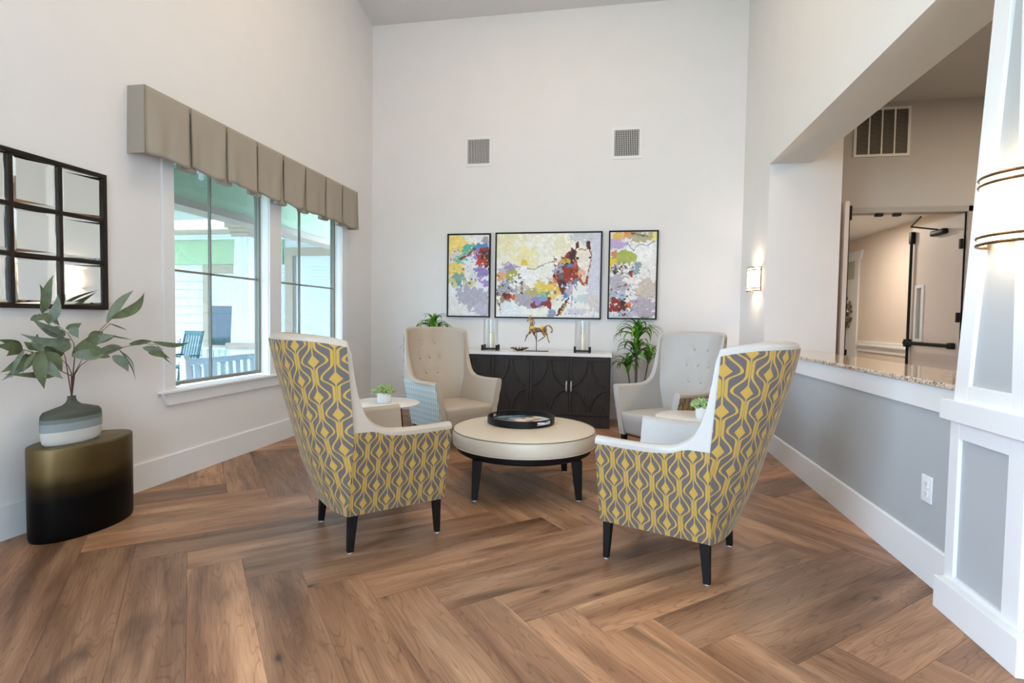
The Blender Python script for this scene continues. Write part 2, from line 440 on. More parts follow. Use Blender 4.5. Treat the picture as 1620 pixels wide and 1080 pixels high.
# ================================================================== ROOM SHELL
TH = .16
def wall_with_holes(y0, y1, z0, z1, holes, x0, x1):
    m = MB(); ys = sorted({y0, y1, *[h[0] for h in holes], *[h[1] for h in holes]})
    for a, b in zip(ys, ys[1:]):
        hs = sorted([h for h in holes if h[0] <= a+1e-6 and h[1] >= b-1e-6], key=lambda h: h[2]); z = z0
        for h in hs:
            m.box(x0, x1, a, b, z, h[2]); z = h[3]
        m.box(x0, x1, a, b, z, z1)
    return m
W1 = (4.006, 5.316, .762, 2.86); W2 = (5.509, 6.922, .762, 2.86)
holes = [W1, W2]+[(a, b, .5, 4.6) for a, b in WIN_BACK]
wl = struct(wall_with_holes(-4.2, YB+.2, -.1, 8.2, holes, XL-TH, XL).build('wall_left', 'wall_paint'))
wb = struct(B(XL-TH, 2.4, YB, YB+.16, -.1, 8.2).build('wall_back', 'wall_paint'))
wf = struct(B(XL-TH, .1, -4.36, -4.2, -.1, 8.2).box(1.6, 2.4, -4.36, -4.2, -.1, 8.2).box(.1, 1.6, -4.36, -4.2, 3.15, 8.2).box(.1, 1.6, -4.36, -4.2, -.1, .12).build('wall_front', 'wall_paint'))
gd = MB()
for gx in (.14, .85, 1.56): gd.box(gx-.04, gx+.04, -4.30, -4.22, .12, 3.15)
gd.box(.18, 1.52, -4.30, -4.22, .12, .2).box(.18, 1.52, -4.30, -4.22, 3.07, 3.15).box(.18, 1.52, -4.29, -4.23, 2.2, 2.26)
gdo = struct(gd.build('door_4', 'trim_white'))
for gx in (.18, .89):
    B(gx, gx+.63, -4.262, -4.258, .2, 3.07).build('glass_pane', 'window_glass', gdo)
# ceiling rises towards the camera
def cz(y): return 5.82+(YB-y)*.17
struct(MB().hexa([(XL-.3, YB+.2, cz(YB+.2)), (XL-.3, -4.4, cz(-4.4)), (2.4, -4.4, cz(-4.4)), (2.4, YB+.2, cz(YB+.2)),
      (XL-.3, YB+.2, cz(YB+.2)+.2), (XL-.3, -4.4, cz(-4.4)+.2), (2.4, -4.4, cz(-4.4)+.2), (2.4, YB+.2, cz(YB+.2)+.2)]).build('ceiling', 'ceiling_paint'))
# right wall: far pier, header over the opening, knee wall, near stretch
OZ = 3.211
m = MB(); m.box(XR, 2.18, 6.65, YB, -.1, 8.2)
m.box(XR, 2.18, -4.2, 6.65, OZ, 8.2)
m.box(XR+.42, 2.18, -4.2, 2.52, -.1, OZ)
m.box(XR, 2.18, 2.97, 6.65, -.1, 1.07)
wr = struct(m.build('wall_right', 'wall_paint'))
B(XR-.004, XR, 2.98, 6.65, .2, 1.0).build('lower_panel', 'wall_paint_grey', wr)
# baseboards
def baseboard(name, poly_pts):
    pass
bbl = struct(MB().prism([(XL, 0), (XL+.019, 0), (XL+.019, .212), (XL+.013, .2225), (XL, .2225)], -4.2, YB, 'y').build('baseboard_left', 'trim_white'))
struct(MB().prism([(YB, 0), (YB-.019, 0), (YB-.019, .212), (YB-.013, .2225), (YB, .2225)], XL, XR, 'x').build('baseboard_back', 'trim_white'))
struct(MB().prism([(XR, 0), (XR-.019, 0), (XR-.019, .212), (XR-.013, .2225), (XR, .2225)], 2.98, YB, 'y').build('baseboard_right', 'trim_white'))
# apron board under the counter
struct(B(XR-.022, XR, 2.98, 6.652, .944, 1.078).build('trim_1', 'trim_white', bevel=.002))
tag(B(1.695, 2.23, 2.98, 6.646, 1.078, 1.108).build('stone_countertop', 'granite', bevel=.008, seg=3), 'speckled beige and brown granite countertop on the knee wall of the opening', 'countertop')

# ---------------- windows
def window(name, y0, y1, z0, z1, ym, zm, gl='dimmed_glass'):
    # casing belongs to the trims; here frame, sash, panes and bars
    x = XL-.12
    fr = MB(); fr.box(x-.03, x+.03, y0, y0+.035, z0, z1).box(x-.03, x+.03, y1-.035, y1, z0, z1).box(x-.03, x+.03, y0+.035, y1-.035, z0, z0+.03).box(x-.03, x+.03, y0+.035, y1-.035, z1-.03, z1)
    o = struct(fr.build(name, 'sash_bronze', bevel=.003))
    B(x-.012, x+.012, ym-.009, ym+.009, z0+.03, z1-.03).build('vertical_bar', 'sash_bronze', o)
    B(x-.012, x+.012, y0+.035, y1-.035, zm-.009, zm+.009).build('horizontal_bar', 'sash_bronze', o)
    for a, b in ((y0+.035, ym-.009), (ym+.009, y1-.035)):
        for c, d in ((z0+.03, zm-.009), (zm+.009, z1-.03)):
            B(x-.003, x+.003, a, b, c, d).build('glass_pane', gl, o)
    return o
window('window_1', W1[0], W1[1], W1[2]+.02, W1[3], 4.585, 1.79)
window('window_2', W2[0], W2[1], W2[2]+.02, W2[3], 6.09, 1.79)
for i, (a, b) in enumerate(WIN_BACK):
    window('window_%d' % (i+3), a, b, .52, 4.58, (a+b)/2, 2.1, 'window_glass')
# casings, jamb returns, stool and apron of the pair of windows
cm = MB()
c0, c1 = 3.892, 7.048
cm.box(XL, XL+.019, c0, W1[0]+.006, .762, 2.98).box(XL, XL+.019, W1[1]-.006, W2[0]+.006, .762, 2.88).box(XL, XL+.019, W2[1]-.006, c1, .762, 2.98).box(XL, XL+.019, W1[0]+.006, W2[1]-.006, 2.85, 2.98)
tr = struct(cm.build('trim_2', 'trim_white', bevel=.002))
jm = MB()
for (a, b, c, d) in (W1, W2):
    jm.box(XL-.155, XL+.001, a-.002, a+.012, c, d).box(XL-.155, XL+.001, b-.012, b+.002, c, d).box(XL-.155, XL+.001, a+.012, b-.012, d-.012, d)
jm.build('jamb_lining', 'trim_white', tr)
st = MB().box(XL-.15, XL+.055, c0-.05, c1+.05, .742, .764)
st.build('window_stool', 'trim_white', tr, bevel=.005)
MB().prism([(c0-.02, .742), (c1+.02, .742), (c1-.04, .638), (c0+.04, .638)], XL, XL+.028, 'x').build('window_apron', 'trim_white', tr, bevel=.002)

# ---------------- tapered panelled column
colx = thing('panelled_column', 'white panelled column with grey inset panels at the end of the stone countertop', 'column')
x0 = 1.66
def tz(z):  # taper of the shaft: (x face, near y, far y)
    k = max(0, z-1.04); return x0+.016*k, 2.50+.058*k, 2.985-.058*k
B(x0-.04, 2.24, 2.435, 3.005, 0, .16).build('plinth', 'trim_white', colx, bevel=.004)
p = MB(); ya, yb = 2.50, 3.0
p.box(x0+.022, 2.2, ya+.022, yb, .1, .95)
p.build('pedestal_core', 'trim_white', colx)
B(x0+.017, x0+.0225, 2.58, 2.94, .15, .88).build('inset_panel', 'wall_paint_grey', colx)
f_ = MB()
f_.box(x0, x0+.022, 2.93, yb, .16, .95).box(x0, x0+.022, ya, 2.598, .16, .95).box(x0, x0+.022, 2.598, 2.93, .16, .185).box(x0, x0+.022, 2.598, 2.93, .86, .95)
f_.build('pedestal_frame', 'trim_white', colx, bevel=.002)
B(x0-.035, 2.23, 2.455, 3.03, .945, 1.045).build('rail', 'trim_white', colx, bevel=.003)
def slab(z0, z1, dx0, dx1, fa, fb):   # sheared slab lying on the tapering face; fa, fb: z -> y
    a0, a1 = tz(z0)[0], tz(z1)[0]
    return [(a0+dx0, fa(z0), z0), (a0+dx1, fa(z0), z0), (a0+dx1, fb(z0), z0), (a0+dx0, fb(z0), z0), (a1+dx0, fa(z1), z1), (a1+dx1, fa(z1), z1), (a1+dx1, fb(z1), z1), (a1+dx0, fb(z1), z1)]
near = lambda z: tz(z)[1]; far = lambda z: tz(z)[2]
pn = lambda z: tz(z)[1]+.098; pf = lambda z: tz(z)[2]-.098-.010*(z-1.04)
a0, a1 = tz(1.04), tz(3.21)
MB().hexa([(a0[0]+.022, a0[1]+.02, 1.04), (2.2, a0[1]+.02, 1.04), (2.2, a0[2], 1.04), (a0[0]+.022, a0[2], 1.04), (a1[0]+.022, a1[1]+.02, 3.21), (2.14, a1[1]+.02, 3.21), (2.14, a1[2], 3.21), (a1[0]+.022, a1[2], 3.21)]).build('shaft_core', 'trim_white', colx)
MB().hexa(slab(1.08, 3.15, .017, .0225, lambda z: pn(z)-.02, lambda z: pf(z)+.02)).build('inset_panel', 'wall_paint_grey', colx)
f_ = MB().hexa(slab(1.04, 3.21, 0, .022, pf, far)).hexa(slab(1.04, 3.21, 0, .022, near, pn)).hexa(slab(1.04, 1.12, 0, .022, pn, pf)).hexa(slab(3.08, 3.21, 0, .022, pn, pf))
f_.build('shaft_frame', 'trim_white', colx, bevel=.002)

# ---------------- hall beyond the opening
YD = 7.5; HC = 4.15
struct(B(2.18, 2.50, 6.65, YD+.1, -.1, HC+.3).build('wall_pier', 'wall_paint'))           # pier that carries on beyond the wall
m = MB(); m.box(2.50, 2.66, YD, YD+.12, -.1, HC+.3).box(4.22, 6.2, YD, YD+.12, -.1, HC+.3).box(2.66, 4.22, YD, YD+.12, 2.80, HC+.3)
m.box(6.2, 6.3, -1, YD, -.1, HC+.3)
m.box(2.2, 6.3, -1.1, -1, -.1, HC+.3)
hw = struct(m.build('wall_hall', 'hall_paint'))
struct(B(2.18, 6.3, -1.1, YD+.2, HC, HC+.1).build('ceiling_hall', 'hall_paint'))
struct(B(2.2, 6.3, -1.1, YD+.1, -.05, -.002).build('floor_hall', 'porch_floor_mat'))
m = MB(); m.box(4.22, 4.28, YD-.03, YD+.13, 0, 2.86).box(2.60, 2.66, YD-.03, YD+.13, 0, 2.86).box(2.60, 4.28, YD-.03, YD+.13, 2.79, 2.86)
dfr = struct(m.build('trim_3', 'frame_grey', bevel=.003))
m = MB().rbox(3.22, 3.30, YD-.02, YD+.05, 2.752, 2.79, .008, 2).rbox(3.42, 3.50, YD-.02, YD+.05, 2.752, 2.79, .008, 2)
m.build('latch_strike', 'black_metal', dfr)
# corridor
m = MB(); m.box(4.6, 4.7, YD+.12, 14, -.1, 3.1); cw = struct(m.build('wall_corridor', 'corridor_paint'))
struct(B(2.4, 4.7, 14, 14.1, -.1, 3.1).build('wall_corridor_end', 'corridor_paint'))
struct(B(2.4, 2.5, YD+.12, 14, -.1, 3.1).build('wall_corridor_left', 'corridor_paint'))
struct(B(2.4, 4.7, YD+.1, 14.1, 3.03, 3.12).build('ceiling_corridor', 'ceiling_paint'))
struct(B(2.4, 4.7, YD+.1, 14.1, -.05, -.002).build('floor_corridor', 'porch_floor_mat'))
m = MB().prism([(4.6, 1.02), (4.545, 1.02), (4.545, 1.045), (4.565, 1.05), (4.565, 1.10), (4.575, 1.105), (4.6, 1.105)], YD+.12, 11.2, 'y').box(4.58, 4.6, YD+.12, 11.2, .92, 1.02)
struct(m.build('trim_4', 'trim_white'))
# cased door in the corridor wall with a wreath
cs = MB().box(4.57, 4.6, 11.25, 11.42, 0, 2.62).box(4.57, 4.6, 12.5, 12.67, 0, 2.62).prism([(11.2, 2.62), (12.72, 2.62), (12.8, 2.80), (11.12, 2.80)], 4.56, 4.6, 'x')
cd = struct(cs.build('door_3', 'trim_white', bevel=.004))
B(4.575, 4.598, 11.42, 12.5, 0, 2.2).build('door_leaf', 'trim_white', cd)
B(4.585, 4.598, 11.42, 12.5, 2.28, 2.62).build('transom_pane', 'window_glass', cd)
B(4.58, 4.597, 11.42, 12.5, 2.2, 2.28).build('transom_bar', 'trim_white', cd)
wt = thing('door_wreath', 'brown and cream wreath hanging on the white door in the lit corridor', 'wreath', (4.53, 11.72, 1.62))
m = MB()
for i in range(70):
    a = random.uniform(0, 2*math.pi); r = .22+random.uniform(-.07, .07); c = Vector((random.uniform(-.02, .03), math.cos(a)*r, math.sin(a)*r))
    d = Vector((random.uniform(-.4, .4), random.uniform(-1, 1), random.uniform(-1, 1))).normalized()*.06
    m.tube([c-d, c, c+d], [.004, .022, .004], 5)
m.build('dried_foliage', 'plant_cane', wt); 
m = MB()
for i in range(16):
    a = random.uniform(0, 2*math.pi); r = .22+random.uniform(-.06, .06); m.lathe([(.001, -.03), (.028, 0), (.001, .03)], 6, (-.03, math.cos(a)*r, math.sin(a)*r))
m.build('cream_flower', 'quartz', wt)['kind'] = 'stuff'

# double doors: left leaf swings to us, right leaf swings away
def door_leaf(name, hinge, ang, side, bar_side):
    root = bpy.data.objects.new(name, None); COL.objects.link(root); root.location = (hinge[0], hinge[1], 0); root.rotation_euler = (0, 0, ang); root['kind'] = 'structure'
    return root
dl = struct(MB().box(2.57, 2.615, 6.72, 7.46, .02, 2.79).build('door_1', 'door_paint', bevel=.003))
m = MB().box(2.615, 2.65, 6.735, 6.80, 2.58, 2.74); m.box(2.615, 2.65, 6.735, 6.80, .98, 1.12)
m.build('latch_case', 'black_metal', dl, bevel=.004)
B(2.615, 2.635, 6.75, 6.785, 1.1, 2.6).build('latch_rod', 'black_metal', dl)
# right leaf as a local frame: origin at hinge, +X along the leaf
Lr = 1.12
dr = bpy.data.objects.new('door_2', None); COL.objects.link(dr); dr.location = (4.205, 7.53, 0); dr.rotation_euler = (0, 0, R(90.5)); struct(dr)
# leaf in local coords: X 0..Lr, Y 0..-.045 (the room side faces +Y)
m = MB()
wx0, wx1, wz0, wz1 = .80, .93, 1.22, 1.92
m.box(0, wx0, -.045, 0, .02, 2.78).box(wx1, Lr, -.045, 0, .02, 2.78).box(wx0, wx1, -.045, 0, .02, wz0).box(wx0, wx1, -.045, 0, wz1, 2.78)
m.build('leaf', 'door_paint', dr)
m = MB(); m.box(wx0-.04, wx0, 0, .014, wz0-.04, wz1+.04).box(wx1, wx1+.04, 0, .014, wz0-.04, wz1+.04).box(wx0, wx1, 0, .014, wz0-.04, wz0).box(wx0, wx1, 0, .014, wz1, wz1+.04)
m.build('vision_frame', 'trim_white', dr, bevel=.003)
B(wx0, wx1, -.025, -.019, wz0, wz1).build('vision_pane', 'window_glass', dr)
m = MB(); m.rbox(.06, Lr-.02, .045, .085, 1.13, 1.18, .015, 2)
m.rbox(.03, .12, 0, .075, 1.115, 1.195, .02, 2); m.rbox(Lr-.11, Lr-.01, 0, .075, 1.10, 1.21, .02, 2)
pb = m.build('panic_bar', 'black_metal', dr, smooth=True)
m = MB(); m.tube([(Lr-.06, .035, .1), (Lr-.06, .035, 2.62)], .019, 8); m.rbox(Lr-.10, Lr-.02, 0, .06, 2.55, 2.72, .02, 2)
m.build('vertical_rod', 'black_metal', dr, smooth=True)
m = MB().rbox(.28, .58, 0, .07, 2.58, 2.65, .02, 2); cl = m.build('door_closer', 'black_metal', dr, smooth=True)
MB().tube([(.42, .05, 2.65), (.60, .28, 2.72), (.10, .42, 2.76)], .011, 6).build('closer_arm', 'black_metal', cl)
m = MB()
for z in (.4, 1.45, 2.35): m.box(-.01, .02, -.005, .03, z, z+.12)
m.build('hinge', 'black_metal', dr)
# return air grille
vx0, vx1, vz0, vz1 = 2.93, 3.56, 3.485, 4.085
rv = thing('return_grille', 'large white return air grille with four louvered bays high on the hall wall', 'vent', (0, YD, 0))
m = MB(); m.box(vx0, vx1, -.018, 0, vz0, vz0+.03).box(vx0, vx1, -.018, 0, vz1-.03, vz1).box(vx0, vx0+.03, -.018, 0, vz0+.03, vz1-.03).box(vx1-.03, vx1, -.018, 0, vz0+.03, vz1-.03)
m.build('frame', 'vent_white', rv)
for i in range(1, 4):
    x = vx0+.03+(vx1-vx0-.06)*i/4; B(x-.008, x+.008, -.016, 0, vz0+.03, vz1-.03).build('divider', 'vent_white', rv)
m = MB()
for i in range(30):
    z = vz0+.035+i*(vz1-vz0-.07)/30; m.add([(vx0+.03, -.014, z), (vx1-.03, -.014, z), (vx1-.03, -.002, z+.016), (vx0+.03, -.002, z+.016)], [(0, 1, 2, 3)])
m.build('louvers', 'vent_louver', rv)['kind'] = 'stuff'
B(vx0+.03, vx1-.03, -.002, -.0005, vz0+.03, vz1-.03).build('backing', 'vent_dark', rv)
# lights of hall and corridor
def ceil_lamp(x, y, z, r, w, c, label, rot=0):
    t = thing('ceiling_light', label, 'light', (x, y, z), 0)
    MB().lathe([(r, -.03), (r+.02, -.03), (r+.02, 0), (r, 0)], 24, close=False).build('ring', 'trim_white', t, smooth=True)
    MB().lathe([(.001, -.012), (r, -.012)], 24, close=False).build('diffuser', 'ceiling_lamp_glow', t)
    area('ceiling_lamp_light', (x, y, z-.035), (0, 0, 0), 2*r, 2*r, w, c, 'DISK')
ceil_lamp(3.5, 9.6, 3.03, .14, 26, (1, .88, .74), 'round recessed light in the ceiling of the lit corridor')
ceil_lamp(4.6, 5.0, HC, .16, 55, (1, .76, .52), 'round ceiling light in the hall beyond the stone countertop')
for i, (x, y) in enumerate(FILL_LAMPS):
    ceil_lamp(x, y, cz(y)-.0, .22, FILL_LAMP_W, FILL_LAMP_C, 'round fill light added in the high sloped ceiling, %s of the four' % ['far left', 'far right', 'near left', 'near right'][i])

# ================================================================== EXTERIOR (seen through the windows)
struct(B(-30, XL-TH, -30, 30, -.45, -.35).build('ground', 'lawn'))
struct(B(-9.9, XL-TH, 2.2, 11, -.35, -.06).build('floor_porch', 'porch_floor_mat'))
struct(B(-5.2, XL-TH, 2.0, 10.65, 3.16, 3.26).box(-11.2, -5.2, 4.0, 10.65, 3.5, 3.6).box(-5.21, -5.19, 4.0, 10.65, 3.26, 3.6).build('ceiling_porch_and_shade', 'porch_white'))  # outer span added as a roof to shade the far porch wing
pbm = thing('porch_beam', 'pale green porch beam with tan lower board running along outside the window', 'beam', (-5.05, 6.5, 2.7))
B(-.12, .15, -4.5, 4.5, .05, .46).build('beam_face', 'porch_green', pbm)
B(-.14, .17, -4.5, 4.5, -.04, .05).build('lower_board', 'porch_tan', pbm)
pb2 = thing('porch_eave', 'tan and white eave board across the far porch wing', 'beam', (-8, 10.9, 3.1))
B(-3, 2.7, -.12, .088, .11, .22).build('tan_board', 'porch_tan', pb2)
B(-3, 2.7, -.08, .088, .0, .11).build('white_board', 'porch_white', pb2)
wg = thing('porch_wing', 'white sided porch wing of the building seen through the windows', 'building', (-8, 11, 0))
B(-3, 4.2, .03, .25, -.3, 3.4).build('wall', 'porch_white', wg)
B(-3, .80, -.01, .03, 2.56, 3.12).build('gable_band', 'porch_green', wg)
k = 0; z = -.1
while z < 2.5:
    for (a, b) in ((-3, -1.20), (-.26, .88), (2.2, 4.2)) if z < 2.46 else ((-3, .88), (2.2, 4.2)):
        if z > 2.46 and a == -.26: continue
        MB().prism([(.03, z), (-.012, z), (0.012, z+.19), (.03, z+.19)], a, b, 'x').v and MB().prism([(.03, z), (-.016, z), (.012, z+.188), (.03, z+.188)], a, b, 'x').build('siding_board', 'siding', wg)
    z += .19
m = MB().box(-1.20, -1.07, -.04, .05, .72, 2.36).box(-.35, -.24, -.04, .05, .72, 2.36).box(-1.2, -.24, -.05, .05, 2.36, 2.54).box(-1.2, -.24, -.05, .05, .62, .72)
wn = m.build('window_casing', 'porch_tan', wg)
B(-1.07, -.35, .0, .03, 1.62, 1.68).box(-1.07, -1.03, 0, .03, .72, 1.62).box(-.39, -.35, 0, .03, .72, 1.62).build('sash', 'porch_white', wn)
simple('far_glass_dark', (.03, .07, .10), .05); simple('far_glass_pale', (.55, .62, .66), .1)
B(-1.07, -.35, .015, .028, .72, 1.64).build('lower_pane', 'far_glass_dark', wn)
B(-1.07, -.35, .02, .028, 1.66, 2.36).build('upper_pane', 'far_glass_pale', wn)
m = MB().box(.88, 1.06, -.05, .05, -.1, 2.74).box(.88, 2.3, -.055, .05, 2.74, 2.92).box(2.12, 2.3, -.05, .05, -.1, 2.74)
dn = m.build('door_casing', 'porch_tan', wg)
B(1.06, 1.12, -.02, .05, -.1, 2.74).build('jamb', 'sash_bronze', dn)
B(1.12, 2.12, .0, .03, -.1, 2.74).build('door_leaf', 'porch_white', dn)
m = MB()
for i in range(24): m.box(1.36, 2.0, -.02, 0, .9+i*.07, .94+i*.07)
m.build('shutter_louvers', 'bench_paint', dn)
pc = thing('porch_column', 'white tapered porch column with tan capital seen through the left window', 'column', (-5.9, 8.0, -.06))
MB().hexa([(-.17, -.17, 1.0), (.17, -.17, 1.0), (.17, .17, 1.0), (-.17, .17, 1.0), (-.12, -.12, 2.76), (.12, -.12, 2.76), (.12, .12, 2.76), (-.12, .12, 2.76)]).build('shaft', 'porch_white', pc, bevel=.01)
m = MB().box(-.16, .16, -.16, .16, 2.74, 2.80).box(-.19, .19, -.19, .19, 2.80, 2.87).box(-.23, .23, -.23, .23, 2.87, 2.95); m.build('capital', 'porch_tan', pc, bevel=.006)
B(-.22, .22, -.22, .22, .92, 1.02).build('cap_board', 'porch_tan', pc); B(-.19, .19, -.19, .19, 0, .92).build('pedestal', 'porch_white', pc)
lp = thing('porch_lantern', 'round glass porch lantern under the white porch ceiling', 'lamp', (-4.75, 5.65, 3.16))
MB().lathe([(.001, 0), (.12, 0), (.17, -.05), (.17, -.08), (.001, -.08)], 24).build('canopy', 'porch_white', lp, smooth=True)
MB().lathe([(.09, -.08), (.11, -.14), (.10, -.22), (.06, -.27), (.001, -.28)], 20, close=False).build('globe', 'hurricane_glass', lp, smooth=True)
MB().lathe([(.001, -.08), (.03, -.1), (.03, -.17), (.001, -.19)], 12).build('bulb', 'ceramic_white', lp, smooth=True)
# rocking chair
def rocking(name, label, loc, rz, mat):
    t = thing(name, label, 'chair', loc, rz)
    for s in (-.27, .27):
        MB().tube([(s, -.25, .03), (s, -.24, .62)], .02, 6).build('front_post', mat, t)
        MB().tube([(s, .2, .03), (s, .24, .45), (s, .38, 1.12)], .022, 6).build('back_post', mat, t)
        MB().rbox(s-.04, s+.04, -.3, .3, .62, .65, .01, 2).build('armrest', mat, t)
        MB().tube([(s, -.45, .06), (s, -.2, .0), (s, .1, -.01), (s, .5, .08)], .018, 6).build('rocker', mat, t)
    m = MB()
    for i in range(7): m.box(-.27, .27, -.27+i*.075, -.21+i*.075, .40, .42)
    m.build('seat_slats', mat, t)
    for i in range(6):
        x = -.2+i*.08; MB().hexa([(x-.022, .25, .5), (x+.022, .25, .5), (x+.022, .265, .5), (x-.022, .265, .5), (x-.022, .365, 1.05), (x+.022, .365, 1.05), (x+.022, .38, 1.05), (x-.022, .38, 1.05)]).build('back_slat', mat, t)
    MB().rbox(-.27, .27, .355, .385, 1.03, 1.12, .01, 2).build('head_rail', mat, t); MB().rbox(-.27, .27, .24, .27, .46, .52, .01, 2).build('lower_rail', mat, t)
rocking('rocking_chair', 'dark teal slatted rocking chair on the porch beside the siding wall', (-8.45, 9.35, -.04), R(-15), 'teal_paint')
# white porch bench with slatted back close to the window
bt = thing('porch_bench', 'pale blue white slatted porch bench just outside the left window', 'bench', (-4.45, 6.0, -.06))
MB().rbox(-.03, .015, -.92, 1.0, .92, .985, .01, 2).build('top_rail', 'bench_paint', bt)
MB().rbox(-.0, .045, -.92, 1.0, .50, .56, .01, 2).build('lower_rail', 'bench_paint', bt)
for i in range(14):
    y = -.80+i*.132
    MB().hexa([(.0, y-.03, .55), (.02, y-.03, .55), (.02, y+.05, .55), (.0, y+.05, .55), (-.02, y-.03, .94), (.0, y-.03, .94), (.0, y+.05, .94), (-.02, y+.05, .94)]).build('back_slat', 'bench_paint', bt)
for y in (-.95, 1.03):
    m = MB().prism([(-.03, 0), (.06, 0), (.06, .5), (.035, .98), (.01, 1.03), (-.02, 1.03), (-.045, .98), (-.03, .5)], y-.045, y+.045, 'y'); m.build('post', 'porch_white', bt, bevel=.01)
m = MB()
for i in range(5): m.box(-.55+i*.105, -.46+i*.105, -.9, .98, .42, .44)
m.build('seat_slats', 'bench_paint', bt)
for y in (-.9, .98): MB().box(-.52, -.46, y-.03, y+.03, 0, .65).box(-.55, 0, y-.03, y+.03, .63, .66).build('arm_frame', 'porch_white', bt)
rl = thing('porch_settee', 'low white slatted settee under the far porch window', 'bench', (-8.3, 10.4, -.06))
B(-.55, .55, -.02, .02, .72, .77).build('top_rail', 'porch_white', rl)
for i in range(8): B(-.53+i*.145, -.47+i*.145, -.02, .02, .3, .72).build('back_slat', 'bench_paint', rl)
B(-.55, .55, -.45, .0, .38, .42).build('seat', 'porch_white', rl)
for x in (-.52, .52): B(x-.03, x+.03, -.45, .02, 0, .38).build('end_frame', 'porch_white', rl)

# ================================================================== WING CHAIRS
def clampf(x, a, b): return max(a, min(b, x))
def w_out(z, arm=True):
    base = .335+.105*clampf((z-.24)/.48, 0, 1)
    return base-.022*clampf((z-.72)/.55, 0, 1)
BZ = [(.24, .045), (.35, .09), (.5, .15), (.7, .205), (.9, .247), (1.1, .288), (1.28, .315)]
def bulge(z): return float(np.interp(z, [a for a, b in BZ], [b for a, b in BZ]))
ZT = [(-.03, 1.255), (-.018, 1.243), (-.006, 1.20), (.0, 1.10), (.0125, .97), (.032, .885), (.057, .82), (.08, .788), (.105, .765), (.14, .745), (.18, .732), (.30, .722), (.45, .724), (.60, .730)]
def sh(z): return .035*clampf((z-.72)/.5, 0, 1)
def ztop(kind, v):
    if kind == 'arm': return float(np.interp(v, [a for a, b in ZT], [b for a, b in ZT]))
    return 1.285-.035*abs(v)**6
Z0 = .24
def outer(side, kind, v, z, off=0.):
    # returns (t, s): forward, lateral
    if kind == 'arm':
        return v-sh(z), side*(w_out(z)+off)
    w = w_out(z)+off; e = 1-abs(v)**2.6
    return -.03-sh(z)-(bulge(z)+off)*e, w*v
BTN = [(1.11, -.085), (1.11, .085), (.945, -.14), (.945, 0), (.945, .14), (.775, -.08), (.775, .08)]
def inner(side, kind, v, z):
    wt_ = .072-.036*clampf((z-.72)/.4, 0, 1)
    wi = w_out(z)-wt_
    if kind == 'arm': return v-sh(z), side*wi
    e = 1-abs(v)**2.5
    t = -.03-sh(z)-(bulge(z)-.115)*e
    s = wi*v
    for bz, bs in BTN:
        d2 = ((z-bz)/.030)**2+((s-bs)/.030)**2; t -= .007*math.exp(-d2)
        d3 = ((z-bz)/.07)**2+((s-bs)/.05)**2; t -= .010*math.exp(-d3)
    return t, s
cols = [(1, 'arm', v) for v in (.60, .595, .55, .5, .44, .38, .32, .27, .22, .18, .15, .125, .105, .09, .075, .06, .05, .04, .03, .02, .0125, .006, .0, -.003, -.006, -.012, -.02)]
cols += [(0, 'back', u) for u in [1-2*i/56 for i in range(57)]]
cols += [(-1, 'arm', v) for v in (.60, .595, .55, .5, .44, .38, .32, .27, .22, .18, .15, .125, .105, .09, .075, .06, .05, .04, .03, .02, .0125, .006, .0, -.003, -.006, -.012, -.02)][::-1]
def toxyz(ts, z): return (ts[0], -ts[1], z)       # local X forward, Y to the chair's left
def side_of(c): return c[0] if c[0] else (1 if c[2] >= 0 else -1)
